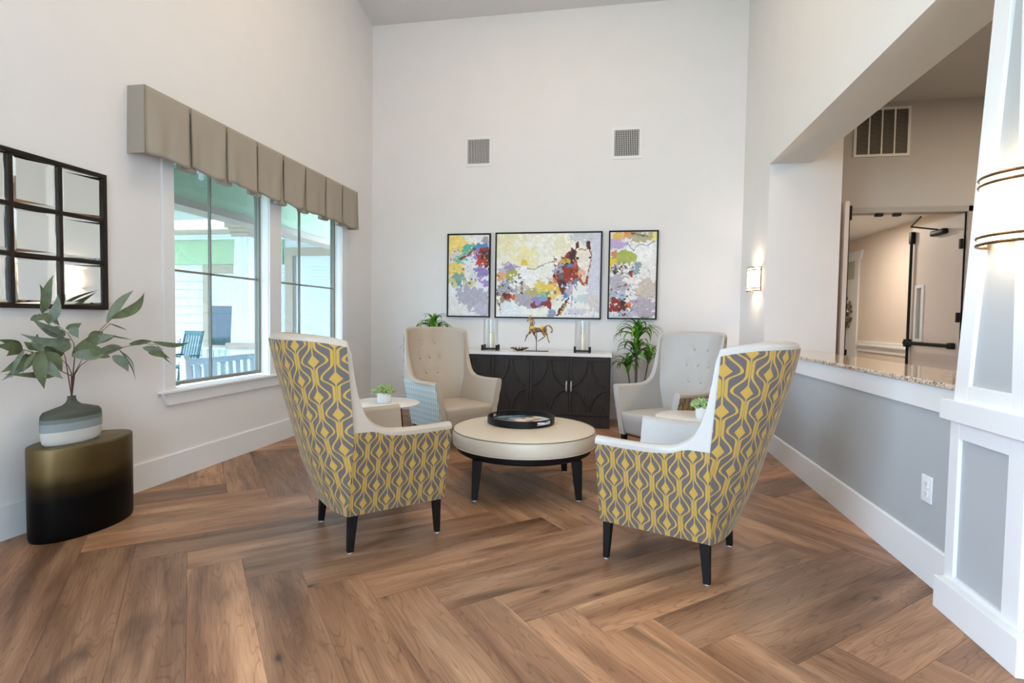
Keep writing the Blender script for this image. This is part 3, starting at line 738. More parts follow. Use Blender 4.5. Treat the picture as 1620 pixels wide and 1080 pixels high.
def chair_meshes(leather, pattern, root):
    NZ = 44; m = MB(); rings = []
    for c in cols:
        sd = side_of(c); zt = ztop(c[1], c[2])
        o = []; i_ = []
        for j in range(NZ+1):
            z = Z0+(zt-Z0)*j/NZ
            o.append(Vector(toxyz(outer(sd, c[1], c[2], z, -.003), z))); i_.append(Vector(toxyz(inner(sd, c[1], c[2], z), z)))
        top = []
        a, b = o[-1], i_[-1]
        for f_, h in ((.12, .010), (.35, .018), (.65, .018), (.88, .010)):
            p = a.lerp(b, f_); top.append(Vector((p.x, p.y, p.z+h)))
        rings.append(o+top+i_[::-1])
    n = len(rings[0]); vs = [p for r in rings for p in r]
    fs = [(k*n+j, k*n+j+1, (k+1)*n+j+1, (k+1)*n+j) for k in range(len(rings)-1) for j in range(n-1)]
    fs += [(k*n+n-1, k*n, (k+1)*n, (k+1)*n+n-1) for k in range(len(rings)-1)]
    # front caps: ladder between outer and inner
    for k, rev in ((0, False), (len(rings)-1, True)):
        b = k*n
        for j in range(n//2):
            f = (b+j, b+n-1-j, b+n-2-j, b+j+1)
            if len(set(f)) == 4: fs.append(f if rev else f[::-1])
    m.add(vs, fs); m.build('upholstery', leather, root, smooth='full' if False else True, merge=True)
    # patterned outside panels
    for sd in (1, -1):
        m = MB(); uv = []; ts = [.60, .56, .52, .48, .44, .40, .36, .32, .28, .24, .2, .16, .12, .08, .04, 0., -.028]; NZs = 14
        for t in ts:
            zt = min(ztop('arm', max(t, -.02))-.024, .742)
            for j in range(NZs+1):
                z = Z0-.008+(zt-Z0+.008)*j/NZs; m.v.append(toxyz(outer(sd, 'arm', t, z, .004), z)); uv.append((t+.018, z))
        n2 = NZs+1; L2 = len(m.v)
        for t in ts:
            zt = min(ztop('arm', max(t, -.02))-.024, .742)
            for j in range(n2):
                z = Z0-.008+(zt-Z0+.008)*j/NZs; m.v.append(toxyz(outer(sd, 'arm', t, z, -.004), z)); uv.append((t+.018, z))
        nt_ = len(ts)
        for k in range(nt_-1):
            for j in range(n2-1): m.f += [(k*n2+j, k*n2+j+1, (k+1)*n2+j+1, (k+1)*n2+j), (L2+k*n2+j, L2+(k+1)*n2+j, L2+(k+1)*n2+j+1, L2+k*n2+j+1)]
            j = n2-1; m.f += [(k*n2+j, L2+k*n2+j, L2+(k+1)*n2+j, (k+1)*n2+j), (k*n2, (k+1)*n2, L2+(k+1)*n2, L2+k*n2)]
        for k in (0, nt_-1):
            for j in range(n2-1): m.f.append((k*n2+j, k*n2+j+1, L2+k*n2+j+1, L2+k*n2+j))
        m.uv = uv; m.build('side_panel', pattern, root, smooth=True, merge=False)
    m = MB(); uv = []; us = [1-2*i/48 for i in range(49)]; NZb = 40
    for lay, off in ((0, .005), (1, -.003)):
        for u in us:
            zt = ztop('back', u)-.018
            for j in range(NZb+1):
                z = Z0-.008+(zt-Z0+.008)*j/NZb; ts_ = outer(1, 'back', u, z, off)
                m.v.append(toxyz(ts_, z)); uv.append((ts_[1]*1.0+.05, math.hypot(z-Z0, ts_[0]-(-.03-.045))))
    n2 = NZb+1; L2 = len(us)*n2
    for k in range(len(us)-1):
        for j in range(n2-1): m.f += [(k*n2+j, k*n2+j+1, (k+1)*n2+j+1, (k+1)*n2+j), (L2+k*n2+j, L2+(k+1)*n2+j, L2+(k+1)*n2+j+1, L2+k*n2+j+1)]
        j = n2-1; m.f += [(k*n2+j, L2+k*n2+j, L2+(k+1)*n2+j, (k+1)*n2+j), (k*n2, (k+1)*n2, L2+(k+1)*n2, L2+k*n2)]
    for k in (0, len(us)-1):
        for j in range(n2-1): m.f.append((k*n2+j, k*n2+j+1, L2+k*n2+j+1, L2+k*n2+j))
    # arc-length style u so that the pattern is not squeezed at the flanks
    m.uv = uv; m.build('back_panel', pattern, root, smooth=True)
    # seat
    m = MB().rbox(-.02, .612, -.356, .356, .245, .472, .030, 8, dome=.030)
    for i, (x, y, z) in enumerate(m.v):
        wi = w_out(z)-.073; m.v[i] = (x-.03*clampf((.40-z)/.16, 0, 1), y*wi/.356, z)
    m.build('seat_cushion', leather, root, smooth='full', merge=True)
    for bz, bs in BTN:
        e = 1-abs(bs/(w_out(bz)-.05))**2.5; t = -.03-sh(bz)-(bulge(bz)-.115)*e
        m = MB().lathe([(.001, .013), (.009, .011), (.015, .005), (.017, -.002), (.017, -.02), (.001, -.02)], 12)
        m.v = [(z*1.0+t-.015, x, y+bz) for x, y, z in m.v]; m.v = [(a, b-bs, c) for a, b, c in m.v]
        m.build('button', leather, root, smooth=True, merge=True)
    for s in (-1, 1):
        for (tt, tb, w1, w2) in ((.565, .57, .026, .016), (.015, -.005, .028, .018)):
            xs, xb = s*.292, s*.302
            lg = MB().hexa([(tb-w2, xb-w2, .008), (tb+w2, xb-w2, .008), (tb+w2, xb+w2, .008), (tb-w2, xb+w2, .008), (tt-w1, xs-w1, .252), (tt+w1, xs-w1, .252), (tt+w1, xs+w1, .252), (tt-w1, xs+w1, .252)]).build('leg', 'black_wood', root, bevel=.003)
            MB().lathe([(.001, 0), (.013, 0), (.013, .009), (.001, .009)], 12, (tb, xb, 0)).build('glide', 'steel', lg)
    # dark underside
    m = MB().box(0, .57, -.31, .31, .236, .247); m.build('underside', 'black_metal', root)
G = 'wing chairs around the round ottoman'
def chair(label, pos, a, leather, pattern):
    t = thing('wing_chair', label, 'chair', (pos[0], pos[1], 0), a, G); chair_meshes(leather, pattern, t); return t
chair('yellow and grey patterned wing chair seen from behind in front of the window', (-1.707, 3.165), .790, 'leather', 'ogee_fabric')
chair('yellow and grey patterned wing chair seen from behind beside the grey knee wall', (.647, 3.267), 2.753, 'leather_cool_lit', 'ogee_fabric')
chair('beige button-back wing chair with pale blue wavy fabric sides, left of the dark console', (-1.928, 5.959), -.681, 'leather', 'wavy_fabric')
chair('beige button-back wing chair, its leather greyed for cool light, right of the dark console, before the palm', (.777, 5.863), -2.385, 'leather_cool_lit', 'ogee_fabric')

# ================================================================== OTTOMAN AND TRAY
ot = thing('round_ottoman', 'large round cream leather ottoman on a dark base between the chairs', 'ottoman', (-.70, 4.50, 0), R(12.8))
MB().lathe([(.001, .372), (.575, .366), (.592, .372), (.598, .39), (.604, .43), (.602, .47), (.596, .488), (.575, .497), (.45, .509), (.25, .516), (.001, .518)], 72).build('cushion', 'leather_cream', ot, smooth='full')
for z, r, nm in ((.489, .5985, 'top_welt'), (.371, .595, 'bottom_welt')):
    MB().tube([(r*math.cos(a), r*math.sin(a), z) for a in [2*math.pi*i/72 for i in range(73)]], .0035, 6, cap=False).build(nm, 'piping' if z > .4 else 'leather_cream', ot, smooth=True)
m = MB().lathe([(.001, .305), (.54, .305), (.562, .318), (.568, .36), (.568, .368), (.001, .368)], 64); m.build('base_ring', 'black_wood', ot, smooth=True)
for sx in (-1, 1):
    for sy in (-1, 1):
        cx, cy = sx*.385, sy*.385; bx, by = sx*.405, sy*.405; w1, w2 = .04, .023
        lg = MB().hexa([(bx-w2, by-w2, .008), (bx+w2, by-w2, .008), (bx+w2, by+w2, .008), (bx-w2, by+w2, .008), (cx-w1, cy-w1, .315), (cx+w1, cy-w1, .315), (cx+w1, cy+w1, .315), (cx-w1, cy+w1, .315)]).build('leg', 'black_wood', ot, bevel=.004)
        MB().lathe([(.001, 0), (.02, 0), (.02, .01), (.001, .01)], 12, (bx, by, 0)).build('glide', 'steel', lg)
def srgb(r, g, b): return tuple((c/255/12.92 if c/255 <= .04045 else ((c/255+.055)/1.055)**2.4) for c in (r, g, b))
ty = thing('serving_tray', 'round black lacquered tray with blue, cream and peach mosaic inside, on the ottoman', 'tray', (-.742, 4.58, .519), R(-8))
RT = .288
m = MB().lathe([(.001, 0), (RT-.004, 0), (RT, .004), (RT, .012), (RT-.012, .012), (.001, .010)], 56); m.build('base', 'black_metal', ty, smooth=True)
# rim wall with two handle slots (gaps between a lower and an upper band)
m = MB()
segs = 96
def slot(a): 
    d = min(abs((a-c+math.pi) % (2*math.pi)-math.pi) for c in (R(-28), R(152))); return d < R(17)
for i in range(segs):
    a, b = 2*math.pi*i/segs, 2*math.pi*(i+1)/segs
    def wallseg(z0, z1):
        r0, r1 = RT-.010, RT
        P = lambda r, t, z: (r*math.cos(t), r*math.sin(t), z)
        m.add([P(r0, a, z0), P(r1, a, z0), P(r1, b, z0), P(r0, b, z0), P(r0, a, z1), P(r1, a, z1), P(r1, b, z1), P(r0, b, z1)], [(0, 3, 2, 1), (4, 5, 6, 7), (0, 1, 5, 4), (1, 2, 6, 5), (2, 3, 7, 6), (3, 0, 4, 7)])
    if slot((a+b)/2): wallseg(.010, .020); wallseg(.046, .058)
    else: wallseg(.010, .058)
m.build('rim', 'black_metal', ty, merge=False)
# mosaic disc, colour per vertex
m = MB(); nr, na = 26, 120; cl_ = []
m.v.append((0, 0, .0135)); cl_.append(srgb(225, 200, 170))
vor = rng.uniform(-1, 1, (150, 2)); vcol = []
for p in vor:
    x, y = p; r = math.hypot(x, y)
    if x < -.25+.5*y: vcol.append(random.choice([srgb(30, 42, 60), srgb(70, 95, 115), srgb(120, 150, 165), srgb(18, 22, 30), srgb(160, 180, 185)]))
    elif x > .45: vcol.append(random.choice([srgb(225, 228, 235), srgb(215, 220, 232), srgb(70, 95, 140), srgb(230, 225, 220)]))
    else: vcol.append(random.choice([srgb(228, 200, 168), srgb(232, 208, 180), srgb(222, 190, 160), srgb(120, 95, 85), srgb(235, 222, 200)]))
for i in range(1, nr+1):
    for k in range(na):
        a = 2*math.pi*k/na; r = (RT-.012)*i/nr; x, y = r*math.cos(a), r*math.sin(a); m.v.append((x, y, .0135))
        d = ((vor[:, 0]-x/RT)*1.0)**2+((vor[:, 1]-y/RT)*1.6)**2; cl_.append(vcol[int(d.argmin())])
m.f = [(0, 1+k, 1+(k+1) % na) for k in range(na)]+[(1+(i-1)*na+k, 1+i*na+k, 1+i*na+(k+1) % na, 1+(i-1)*na+(k+1) % na) for i in range(1, nr) for k in range(na)]
o = m.build('mosaic_inlay', 'tray_lacquer', ty)
def setcol(o, cols_):
    at = o.data.color_attributes.new('paint', 'FLOAT_COLOR', 'POINT'); c = np.ones((len(cols_), 4), dtype=np.float32); c[:, :3] = np.array(cols_)
    at.data.foreach_set('color', c.ravel())
setcol(o, cl_)

# ================================================================== SIDE TABLES WITH SUCCULENTS
def side_table(x, y, rz, label):
    t = thing('side_table', label, 'table', (x, y, 0), rz, 'small round white side tables')
    MB().lathe([(.001, .572), (.26, .572), (.325, .588), (.34, .594), (.34, .600), (.334, .603), (.001, .603)], 56).build('tabletop', 'table_white', t, smooth=True)
    MB().lathe([(.001, .556), (.2, .556), (.2, .572), (.001, .572)], 32).build('apron', 'console_wood', t, smooth=True)
    for k in range(3):
        a = 2*math.pi*k/3; c, s = math.cos(a), math.sin(a)
        MB().tube([(c*.19, s*.19, .56), (c*.26, s*.26, .0)], [.014, .009], 8).build('leg', 'black_wood', t)
side_table(-2.10, 4.80, R(-62), 'round white side table between the two left chairs')
side_table(.735, 4.76, R(20), 'round white side table between the two right chairs')
def succulent(x, y, label, sc=1.0):
    t = thing('potted_succulent', label, 'plant', (x, y, .603), 0, 'succulents in white pots')
    MB().lathe([(.001, 0), (.052, 0), (.060, .01), (.064, .09), (.066, .1), (.058, .1), (.056, .085), (.001, .085)], 32).build('pot', 'ceramic_white', t, smooth=True)
    m = MB()
    for i in range(120):
        th_ = random.uniform(0, 2*math.pi); ph = math.acos(random.uniform(-.15, 1)); r = random.uniform(.065, .088)
        c = Vector((r*1.12*math.sin(ph)*math.cos(th_), r*1.12*math.sin(ph)*math.sin(th_), .105+r*.72*math.cos(ph))); d = (c-Vector((0, 0, .09))).normalized()
        rr = random.uniform(.011, .017)
        m.tube([c-d*rr*1.3, c-d*rr*.6, c+d*rr*.3, c+d*rr*1.1], [rr*.4, rr, rr*.85, .001], 6)
    o = m.build('foliage', 'succulent', t, smooth='full'); o['kind'] = 'stuff'
    MB().lathe([(.001, .07), (.055, .088), (.06, .12), (.04, .15), (.001, .16)], 16).build('core', 'leaf_dark', t, smooth=True)
succulent(-2.075, 4.76, 'small green succulent in a white pot on the left side table')
succulent(.775, 4.70, 'small green succulent in a white pot on the right side table')

# ================================================================== CONSOLE
cx0, cx1, cy0, cy1 = -2.10, .012, 7.09, 7.84
cn = thing('console_cabinet', 'dark wood console cabinet with arched door mouldings and a white top', 'cabinet', (0, 0, 0))
MB().box(cx0, cx1, cy0+.025, cy1, .0, .932).build('carcass', 'console_wood', cn, bevel=.002)
B(cx0-.006, cx1+.012, cy0-.01, cy1+.01, .932, .972).build('top_slab', 'quartz', cn, bevel=.003)
B(cx0, cx1, cy0+.012, cy0+.025, .0, .155).build('plinth_board', 'console_wood', cn)
dw = (cx1-cx0-.02)/4
def door(i):
    x = cx0+.01+i*dw; a, b = x+.003, x+dw-.003; z0, z1 = .162, .922; y = cy0+.025
    d = B(a, b, y-.014, y, z0, z1).build('door', 'console_wood', cn, bevel=.002)
    fm = MB(); s_ = .034; yy = y-.026
    fm.box(a, a+s_, yy, y-.014, z0, z1).box(b-s_, b, yy, y-.014, z0, z1).box(a+s_, b-s_, yy, y-.014, z1-.04, z1).box(a+s_, b-s_, yy, y-.014, z0, z0+.045)
    fm.build('door_frame', 'console_wood', d, bevel=.002)
    # interlaced arcs: two circles' worth of mouldings meeting at the door's middle
    xm = (a+b)/2; zm = z0+(z1-z0)*.46
    iw = (b-a)/2-s_; 
    def arc(cx_, cz_, rx, rz_, a0, a1):
        n = 16; mm = MB()
        mm.tube([(cx_+rx*math.cos(a0+(a1-a0)*k/n), y-.016, cz_+rz_*math.sin(a0+(a1-a0)*k/n)) for k in range(n+1)], .0125, 8)
        return mm
    ru = z1-.04-zm-.02; rl = zm-.02-(z0+.045)
    for sx, c0x in ((1, a+s_), (-1, b-s_)):
        # upper arcs: from the stile at mid height curving up to the centre of the head rail
        arc(c0x-sx*.02, z1-.03, iw*.98*sx, -ru*1.02, R(2), R(86)).build('arc_moulding', 'console_wood', d)
        arc(c0x-sx*.02, z0+.035, iw*.98*sx, rl*1.02, R(2), R(86)).build('arc_moulding', 'console_wood', d)
    return d, a, b
for i in range(4):
    d, a, b = door(i); hx = b-.028 if i % 2 == 0 else a+.028
    MB().tube([(hx, cy0+.006, .475), (hx, cy0-.022, .487), (hx, cy0-.028, .54), (hx, cy0-.022, .593), (hx, cy0+.006, .605)], .010, 8).build('handle', 'steel', d, smooth=True)
# hurricane candle holders, candles stand inside as things of their own
def hurricane(x, y, lab):
    t = thing('candle_holder', 'glass hurricane holder on a square black base, '+lab, 'candle holder', (x, y, .972), R(4), 'glass hurricane holders on the console')
    m = MB().box(-.112, .112, -.112, .112, .012, .028); 
    bs = m.build('base', 'black_metal', t, bevel=.003)
    for sx in (-1, 1):
        for sy in (-1, 1): MB().box(sx*.1-.015, sx*.1+.015, sy*.1-.015, sy*.1+.015, 0, .075).build('corner_post', 'black_metal', t, bevel=.002)
    MB().lathe([(.103, .029), (.103, .43), (.1005, .43), (.1005, .034), (.001, .034), (.001, .029)], 40, close=False).build('glass_cylinder', 'hurricane_glass', t, smooth=True)
    c = MB().lathe([(.001, .0), (.036, 0), (.037, .01), (.037, .205), (.033, .210), (.001, .206)], 28).build('pillar_candle', 'wax', None, smooth=True, loc=(x+.012, y, .972+.0345))
    tag(c, 'ivory pillar candle inside the glass holder '+lab, 'candle', 'pillar candles in glass holders')
    MB().tube([(0, 0, .205), (.002, 0, .217)], .0015, 5).build('wick', 'black_metal', c)
hurricane(-1.655, 7.44, 'nearest the left end of the console')
hurricane(-.372, 7.40, 'nearest the right end of the console')
bw = thing('metal_bowl', 'low bronze twig-like bowl on the white console top', 'bowl', (-1.245, 7.45, .972))
m = MB()
for k in range(14):
    a = 2*math.pi*k/14; c, s = math.cos(a), math.sin(a); m.tube([(c*.03, s*.03, .006), (c*.07, s*.07, .018), (c*.112, s*.112, .040), (c*.130, s*.130, .038)], [.006, .008, .009, .005], 6)
m.build('petals', 'bronze', bw, smooth=True); MB().lathe([(.001, .0), (.045, 0), (.075, .02), (.07, .024), (.04, .008), (.001, .008)], 24).build('dish', 'bronze', bw, smooth=True)

# horse sculpture (local x to the right along the wall, z up), head to the left
hs = thing('horse_sculpture', 'gilded trotting horse sculpture on a thin black stand, on the console', 'sculpture', (-1.0, 7.40, .972), 0)
B(-.15, .165, -.05, .05, 0, .008).build('base_plate', 'black_metal', hs, bevel=.002)
MB().tube([(0, 0, .008), (0, 0, .30)], .005, 8).build('rod', 'black_metal', hs)
def sk(m, pts, rad, n=10, flat=.8): return m.tube([(x, y, z) for x, y, z in pts], rad, n, flat=flat)
def skin_mesh(name, mat, chains, parent, sub=1):
    """chains: list of lists of (x,y,z,r); first point equal to an existing one joins"""
    me = bpy.data.meshes.new(name); vs = []; es = []; rs = []; idx = {}
    for ch in chains:
        prev = None
        for (x, y, z, r) in ch:
            key = (round(x, 4), round(y, 4), round(z, 4))
            if key not in idx: idx[key] = len(vs); vs.append((x, y, z)); rs.append(r)
            i = idx[key]
            if prev is not None: es.append((prev, i))
            prev = i
    me.from_pydata(vs, es, []); me.materials.append(M[mat]); o = bpy.data.objects.new(name, me); COL.objects.link(o); o.parent = parent
    md = o.modifiers.new('skin', 'SKIN'); md.use_smooth_shade = True
    for i, r in enumerate(rs):
        rr = r if hasattr(r, '__len__') else (r, r); me.skin_vertices[0].data[i].radius = rr
    me.skin_vertices[0].data[0].use_root = True
    s = o.modifiers.new('sub', 'SUBSURF'); s.levels = sub; s.render_levels = sub
    return o
def hp(px, py):  # sculpture drawing units (crop pixels) -> metres
    return ((px-410)/13.5*.00865, (890-py)/13.5*.00905)
def H(px, py, y, r): x, z = hp(px, py); return (x, y, z, r)
ch = [[H(440, 455, 0, .030), H(540, 440, 0, .036), H(590, 425, 0, .030)],
      [H(440, 455, 0, .030), H(350, 450, 0, .036), H(300, 430, 0, .036), H(300, 350, 0, .028), H(295, 280, 0, .024), H(285, 215, 0, .020), H(240, 215, 0, .016), H(215, 250, 0, .011), H(208, 285, 0, .009)],
      [H(300, 430, 0, .036), H(270, 510, -.02, .018), H(205, 565, -.022, .0105), H(180, 640, -.022, .007), H(158, 700, -.022, .007)],
      [H(350, 450, 0, .036), H(345, 530, .02, .018), H(380, 590, .022, .009), H(405, 660, .022, .007), H(400, 700, .022, .007)],
      [H(540, 440, 0, .036), H(560, 520, -.02, .020), H(598, 580, -.022, .0105), H(520, 635, -.022, .007), H(445, 685, -.022, .007)],
      [H(590, 425, 0, .030), H(600, 500, .02, .018), H(635, 560, .022, .010), H(655, 640, .022, .007), H(690, 722, .022, .007)],
      [H(590, 425, 0, .030), H(610, 375, 0, .008), H(660, 355, 0, .010), H(715, 385, 0, .012), H(745, 440, 0, .013), H(738, 490, 0, .012), H(705, 500, 0, .007)]]
skin_mesh('body', 'patina', ch, hs, 2)
m = MB(); m.tube([hp_ for hp_ in [(hp(300, 180)[0], 0, hp(300, 180)[1]), (hp(335, 240)[0], 0, hp(335, 240)[1]), (hp(360, 310)[0], 0, hp(360, 310)[1]), (hp(350, 370)[0], 0, hp(350, 370)[1])]], [.008, .014, .014, .006], 8, flat=.5)
m.build('mane', 'patina', hs, smooth=True)
for (px, py) in ((258, 175), (275, 172)):
    x, z = hp(px, py); MB().lathe([(.006, 0), (.004, .012), (.0005, .02)], 8, (x, .01 if px > 260 else -.01, z)).build('ear', 'patina', hs, smooth=True)
for (px, py, rx, rz_) in ((325, 410, .032, .020), (525, 410, .024, .026)):
    x, z = hp(px, py); m = MB(); n = 16
    m.lathe([(.001, 1), (.7, .8), (1, 0)], n, close=False); m.v = [(x+a*rx, -.030-c*.012, z+b*rz_) for a, b, c in m.v]
    m.build('gold_patch', 'gold_leaf', hs, smooth='full')

# ================================================================== THREE CANVASES
def vnoise(h, w, cell, seed):
    r = np.random.default_rng(seed); gh, gw = int(h/cell)+3, int(w/cell)+3; g = r.uniform(-1, 1, (gh, gw))
    y = np.arange(h)/cell; x = np.arange(w)/cell; yi = y.astype(int); xi = x.astype(int); fy = (y-yi)[:, None]; fx = (x-xi)[None]
    fy = fy*fy*(3-2*fy); fx = fx*fx*(3-2*fx)
    a = g[np.ix_(yi, xi)]; b = g[np.ix_(yi, xi+1)]; c = g[np.ix_(yi+1, xi)]; d = g[np.ix_(yi+1, xi+1)]
    return (a*(1-fx)+b*fx)*(1-fy)+(c*(1-fx)+d*fx)*fy
class Canvas:
    def __init__(s, w, h, bgc, seed):
        s.w, s.h = w, h; s.im = np.ones((h, w, 3))*np.array(srgb(*bgc)); s.seed = seed
        Y, X = np.mgrid[0:h, 0:w]; s.X = (X+.5)/w; s.Y = (Y+.5)/h; s.asp = w/h
    def n(s, cell): s.seed += 1; return vnoise(s.h, s.w, cell*s.h/205*.8, s.seed)
    def put(s, mask, col, al=1., vary=.07):
        c = np.array(srgb(*col))[None, None]*(1+vary*1.3*s.n(7)[..., None]+vary*.7*s.n(1.6)[..., None]); a = (mask*al)[..., None]; s.im = np.clip(s.im*(1-a)+c*a, 0, 1)
    def blob(s, cx, cy, rx, ry, col, rag=.35, al=1., ang=0, cell=9, vary=.07):
        c_, s_ = math.cos(ang), math.sin(ang); dx = (s.X-cx)*s.asp; dy = s.Y-cy
        u = (dx*c_+dy*s_)/(rx*s.asp); v = (-dx*s_+dy*c_)/ry
        d = np.sqrt(u*u+v*v)+rag*s.n(cell)+rag*.5*s.n(cell/3+1); s.put((d < 1).astype(float), col, al, vary)
    def poly(s, pts, col, al=1., rag=.004, vary=.07):
        x = s.X+rag*s.n(4); y = s.Y+rag*s.n(4); inside = np.zeros_like(x, bool)
        for (x0, y0), (x1, y1) in zip(pts, pts[1:]+pts[:1]):
            if y0 == y1: continue
            t = ((y0 > y) != (y1 > y)) & (x < (x1-x0)*(y-y0)/(y1-y0)+x0); inside ^= t
        s.put(inside.astype(float), col, al, vary)
    def line(s, pts, wd, col, al=1.):
        x = (s.X+.004*s.n(6))*s.asp; y = s.Y+.006*s.n(6); dm = np.full_like(x, 9.)
        for (x0, y0), (x1, y1) in zip(pts, pts[1:]):
            ax, ay, bx, by = x0*s.asp, y0, x1*s.asp, y1; L = (bx-ax)**2+(by-ay)**2+1e-9
            t = np.clip(((x-ax)*(bx-ax)+(y-ay)*(by-ay))/L, 0, 1); dm = np.minimum(dm, np.hypot(x-ax-t*(bx-ax), y-ay-t*(by-ay)))
        s.put((dm < wd*(1+.5*s.n(5))).astype(float), col, al)
    def specks(s, x0, x1, y0, y1, n, cols, r=.012, seed=1):
        rr = random.Random(seed)
        for _ in range(n): s.blob(rr.uniform(x0, x1), rr.uniform(y0, y1), r*rr.uniform(.4, 1.6)/s.asp, r*rr.uniform(.4, 1.6), rr.choice(cols), .5, .9, rr.uniform(0, 3), 4)
WH, CR, LAV, PUR, RED, BRN, YEL, OLV, TEA, BLU, DRK = (236, 234, 230), (238, 232, 208), (176, 172, 186), (150, 132, 190), (150, 58, 40), (92, 48, 42), (232, 200, 96), (176, 172, 88), (96, 186, 160), (86, 140, 190), (58, 48, 52)
def canvas_object(cv, root, x0, x1, z0, z1, y):
    m = MB(); W_, H_ = cv.w, cv.h
    xs = np.linspace(x0, x1, W_); zs = np.linspace(z1, z0, H_)
    XX, ZZ = np.meshgrid(xs, zs); m.v = [(a, y, b) for a, b in zip(XX.ravel(), ZZ.ravel())]
    m.f = [(r*W_+c, (r+1)*W_+c, (r+1)*W_+c+1, r*W_+c+1) for r in range(H_-1) for c in range(W_-1)]
    # palette-knife smears: the picture is dragged about in small facets
    wx = np.round(cv.n(9)*2.4+cv.n(3.2)*2.2+cv.n(1.5)*1.2).astype(int); wy = np.round(cv.n(9)*2.4+cv.n(3.2)*2.2+cv.n(1.5)*1.2).astype(int)
    Yi, Xi = np.mgrid[0:H_, 0:W_]; im = cv.im[np.clip(Yi+wy, 0, H_-1), np.clip(Xi+wx, 0, W_-1)]
    im = np.clip(im*(1+.09*cv.n(2.2)[..., None]+.05*cv.n(1.1)[..., None]), 0, 1)
    o = m.build('canvas', 'painted_canvas', root); setcol(o, im.reshape(-1, 3)); return o
def framed(label, x0, x1, z0, z1, cv):
    t = thing('framed_painting', label, 'painting', ((x0+x1)/2, YB, (z0+z1)/2), 0, 'three abstract paintings on the back wall')
    a, b, c, d = (x0-x1)/2, (x1-x0)/2, (z0-z1)/2, (z1-z0)/2; w = .017
    m = MB().box(a, b, -.05, -.004, d-w, d).box(a, b, -.05, -.004, c, c+w).box(a, a+w, -.05, -.004, c+w, d-w).box(b-w, b, -.05, -.004, c+w, d-w)
    m.build('frame', 'black_metal', t, bevel=.0015)
    B(a+w+.006, b-w-.006, -.038, -.004, c+w+.006, d-w-.006).build('stretcher', 'porch_white', t)
    canvas_object(cv, t, a+w+.005, b-w-.005, c+w+.005, d-w-.005, -.0385)
# centre
cv = Canvas(430, 350, (236, 235, 230), 11)
cv.blob(.18, .12, .30, .2, (236, 226, 178), .5, .8); cv.blob(.5, .2, .3, .25, (240, 238, 226), .4); cv.blob(.97, .4, .13, .6, (206, 208, 222), .3, .9); cv.blob(.3, .3, .1, .15, (238, 226, 160), .5, .7)
cv.blob(.62, .15, .1, .1, (232, 224, 190), .5, .7); cv.blob(.8, .05, .1, .06, (196, 200, 206), .6, .8); cv.blob(.27, .37, .035, .06, YEL, .3); cv.line([(.05, .38), (.12, .34), (.2, .4), (.36, .43), (.48, .36), (.58, .33)], .006, (120, 110, 96), .8)
cv.blob(.1, .46, .09, .09, (190, 178, 200), .5); cv.blob(.05, .51, .05, .05, (222, 172, 130), .5); cv.blob(.15, .49, .055, .065, OLV, .35); cv.blob(.13, .41, .05, .035, PUR, .5, .8)
cv.blob(.09, .66, .1, .10, (168, 168, 178), .4); cv.blob(.3, .58, .14, .17, (240, 240, 238), .35); cv.blob(.31, .78, .13, .13, (172, 168, 180), .4); cv.blob(.26, .66, .06, .06, (206, 190, 182), .5); cv.blob(.08, .8, .06, .08, (150, 138, 120), .6)
cv.specks(.0, .28, .48, .75, 45, [DRK, (130, 120, 110), WH, BRN], .012, 3)
cv.blob(.13, .755, .045, .045, RED, .5); cv.blob(.09, .74, .03, .02, BRN, .6); cv.blob(.17, .77, .02, .03, (200, 110, 60), .6)
cv.blob(.43, .63, .06, .08, (226, 206, 110), .4); cv.blob(.56, .68, .08, .10, YEL, .4); cv.blob(.48, .73, .05, .05, (110, 180, 130), .6, .8); cv.blob(.36, .7, .05, .04, (180, 176, 120), .6); cv.blob(.62, .79, .08, .07, (232, 228, 220), .5)
cv.specks(.32, .62, .5, .8, 50, [YEL, OLV, WH, (196, 186, 190), (140, 96, 84)], .013, 5)
# neck and chest
cv.poly([(.74, .17), (.66, .27), (.6, .36), (.555, .47), (.57, .56), (.61, .63), (.64, .72), (.66, .71), (.7, .66), (.76, .6), (.79, .52), (.81, .45), (.8, .3)], RED)
cv.poly([(.73, .25), (.67, .3), (.62, .36), (.64, .42), (.7, .38), (.76, .35)], BRN); cv.blob(.6, .43, .04, .07, (172, 160, 178), .5); cv.blob(.64, .5, .028, .045, (104, 98, 92), .3); cv.blob(.66, .33, .05, .04, (214, 176, 84), .6); cv.blob(.74, .26, .035, .045, DRK, .5)
cv.blob(.71, .38, .03, .02, BLU, .6); cv.blob(.77, .38, .03, .06, (200, 80, 40), .5); cv.blob(.58, .55, .03, .06, (206, 120, 100), .6); cv.blob(.65, .61, .045, .05, DRK, .5); cv.blob(.73, .58, .03, .06, (168, 60, 38), .5); cv.blob(.77, .6, .02, .05, BLU, .6)
cv.line([(.56, .5), (.62, .6), (.66, .72)], .012, BRN); cv.line([(.7, .62), (.66, .75)], .009, (86, 120, 160)); cv.blob(.71, .67, .035, .07, (186, 178, 200), .5)
cv.specks(.55, .8, .25, .65, 60, [RED, BRN, WH, (222, 160, 120), BLU, DRK], .010, 8)
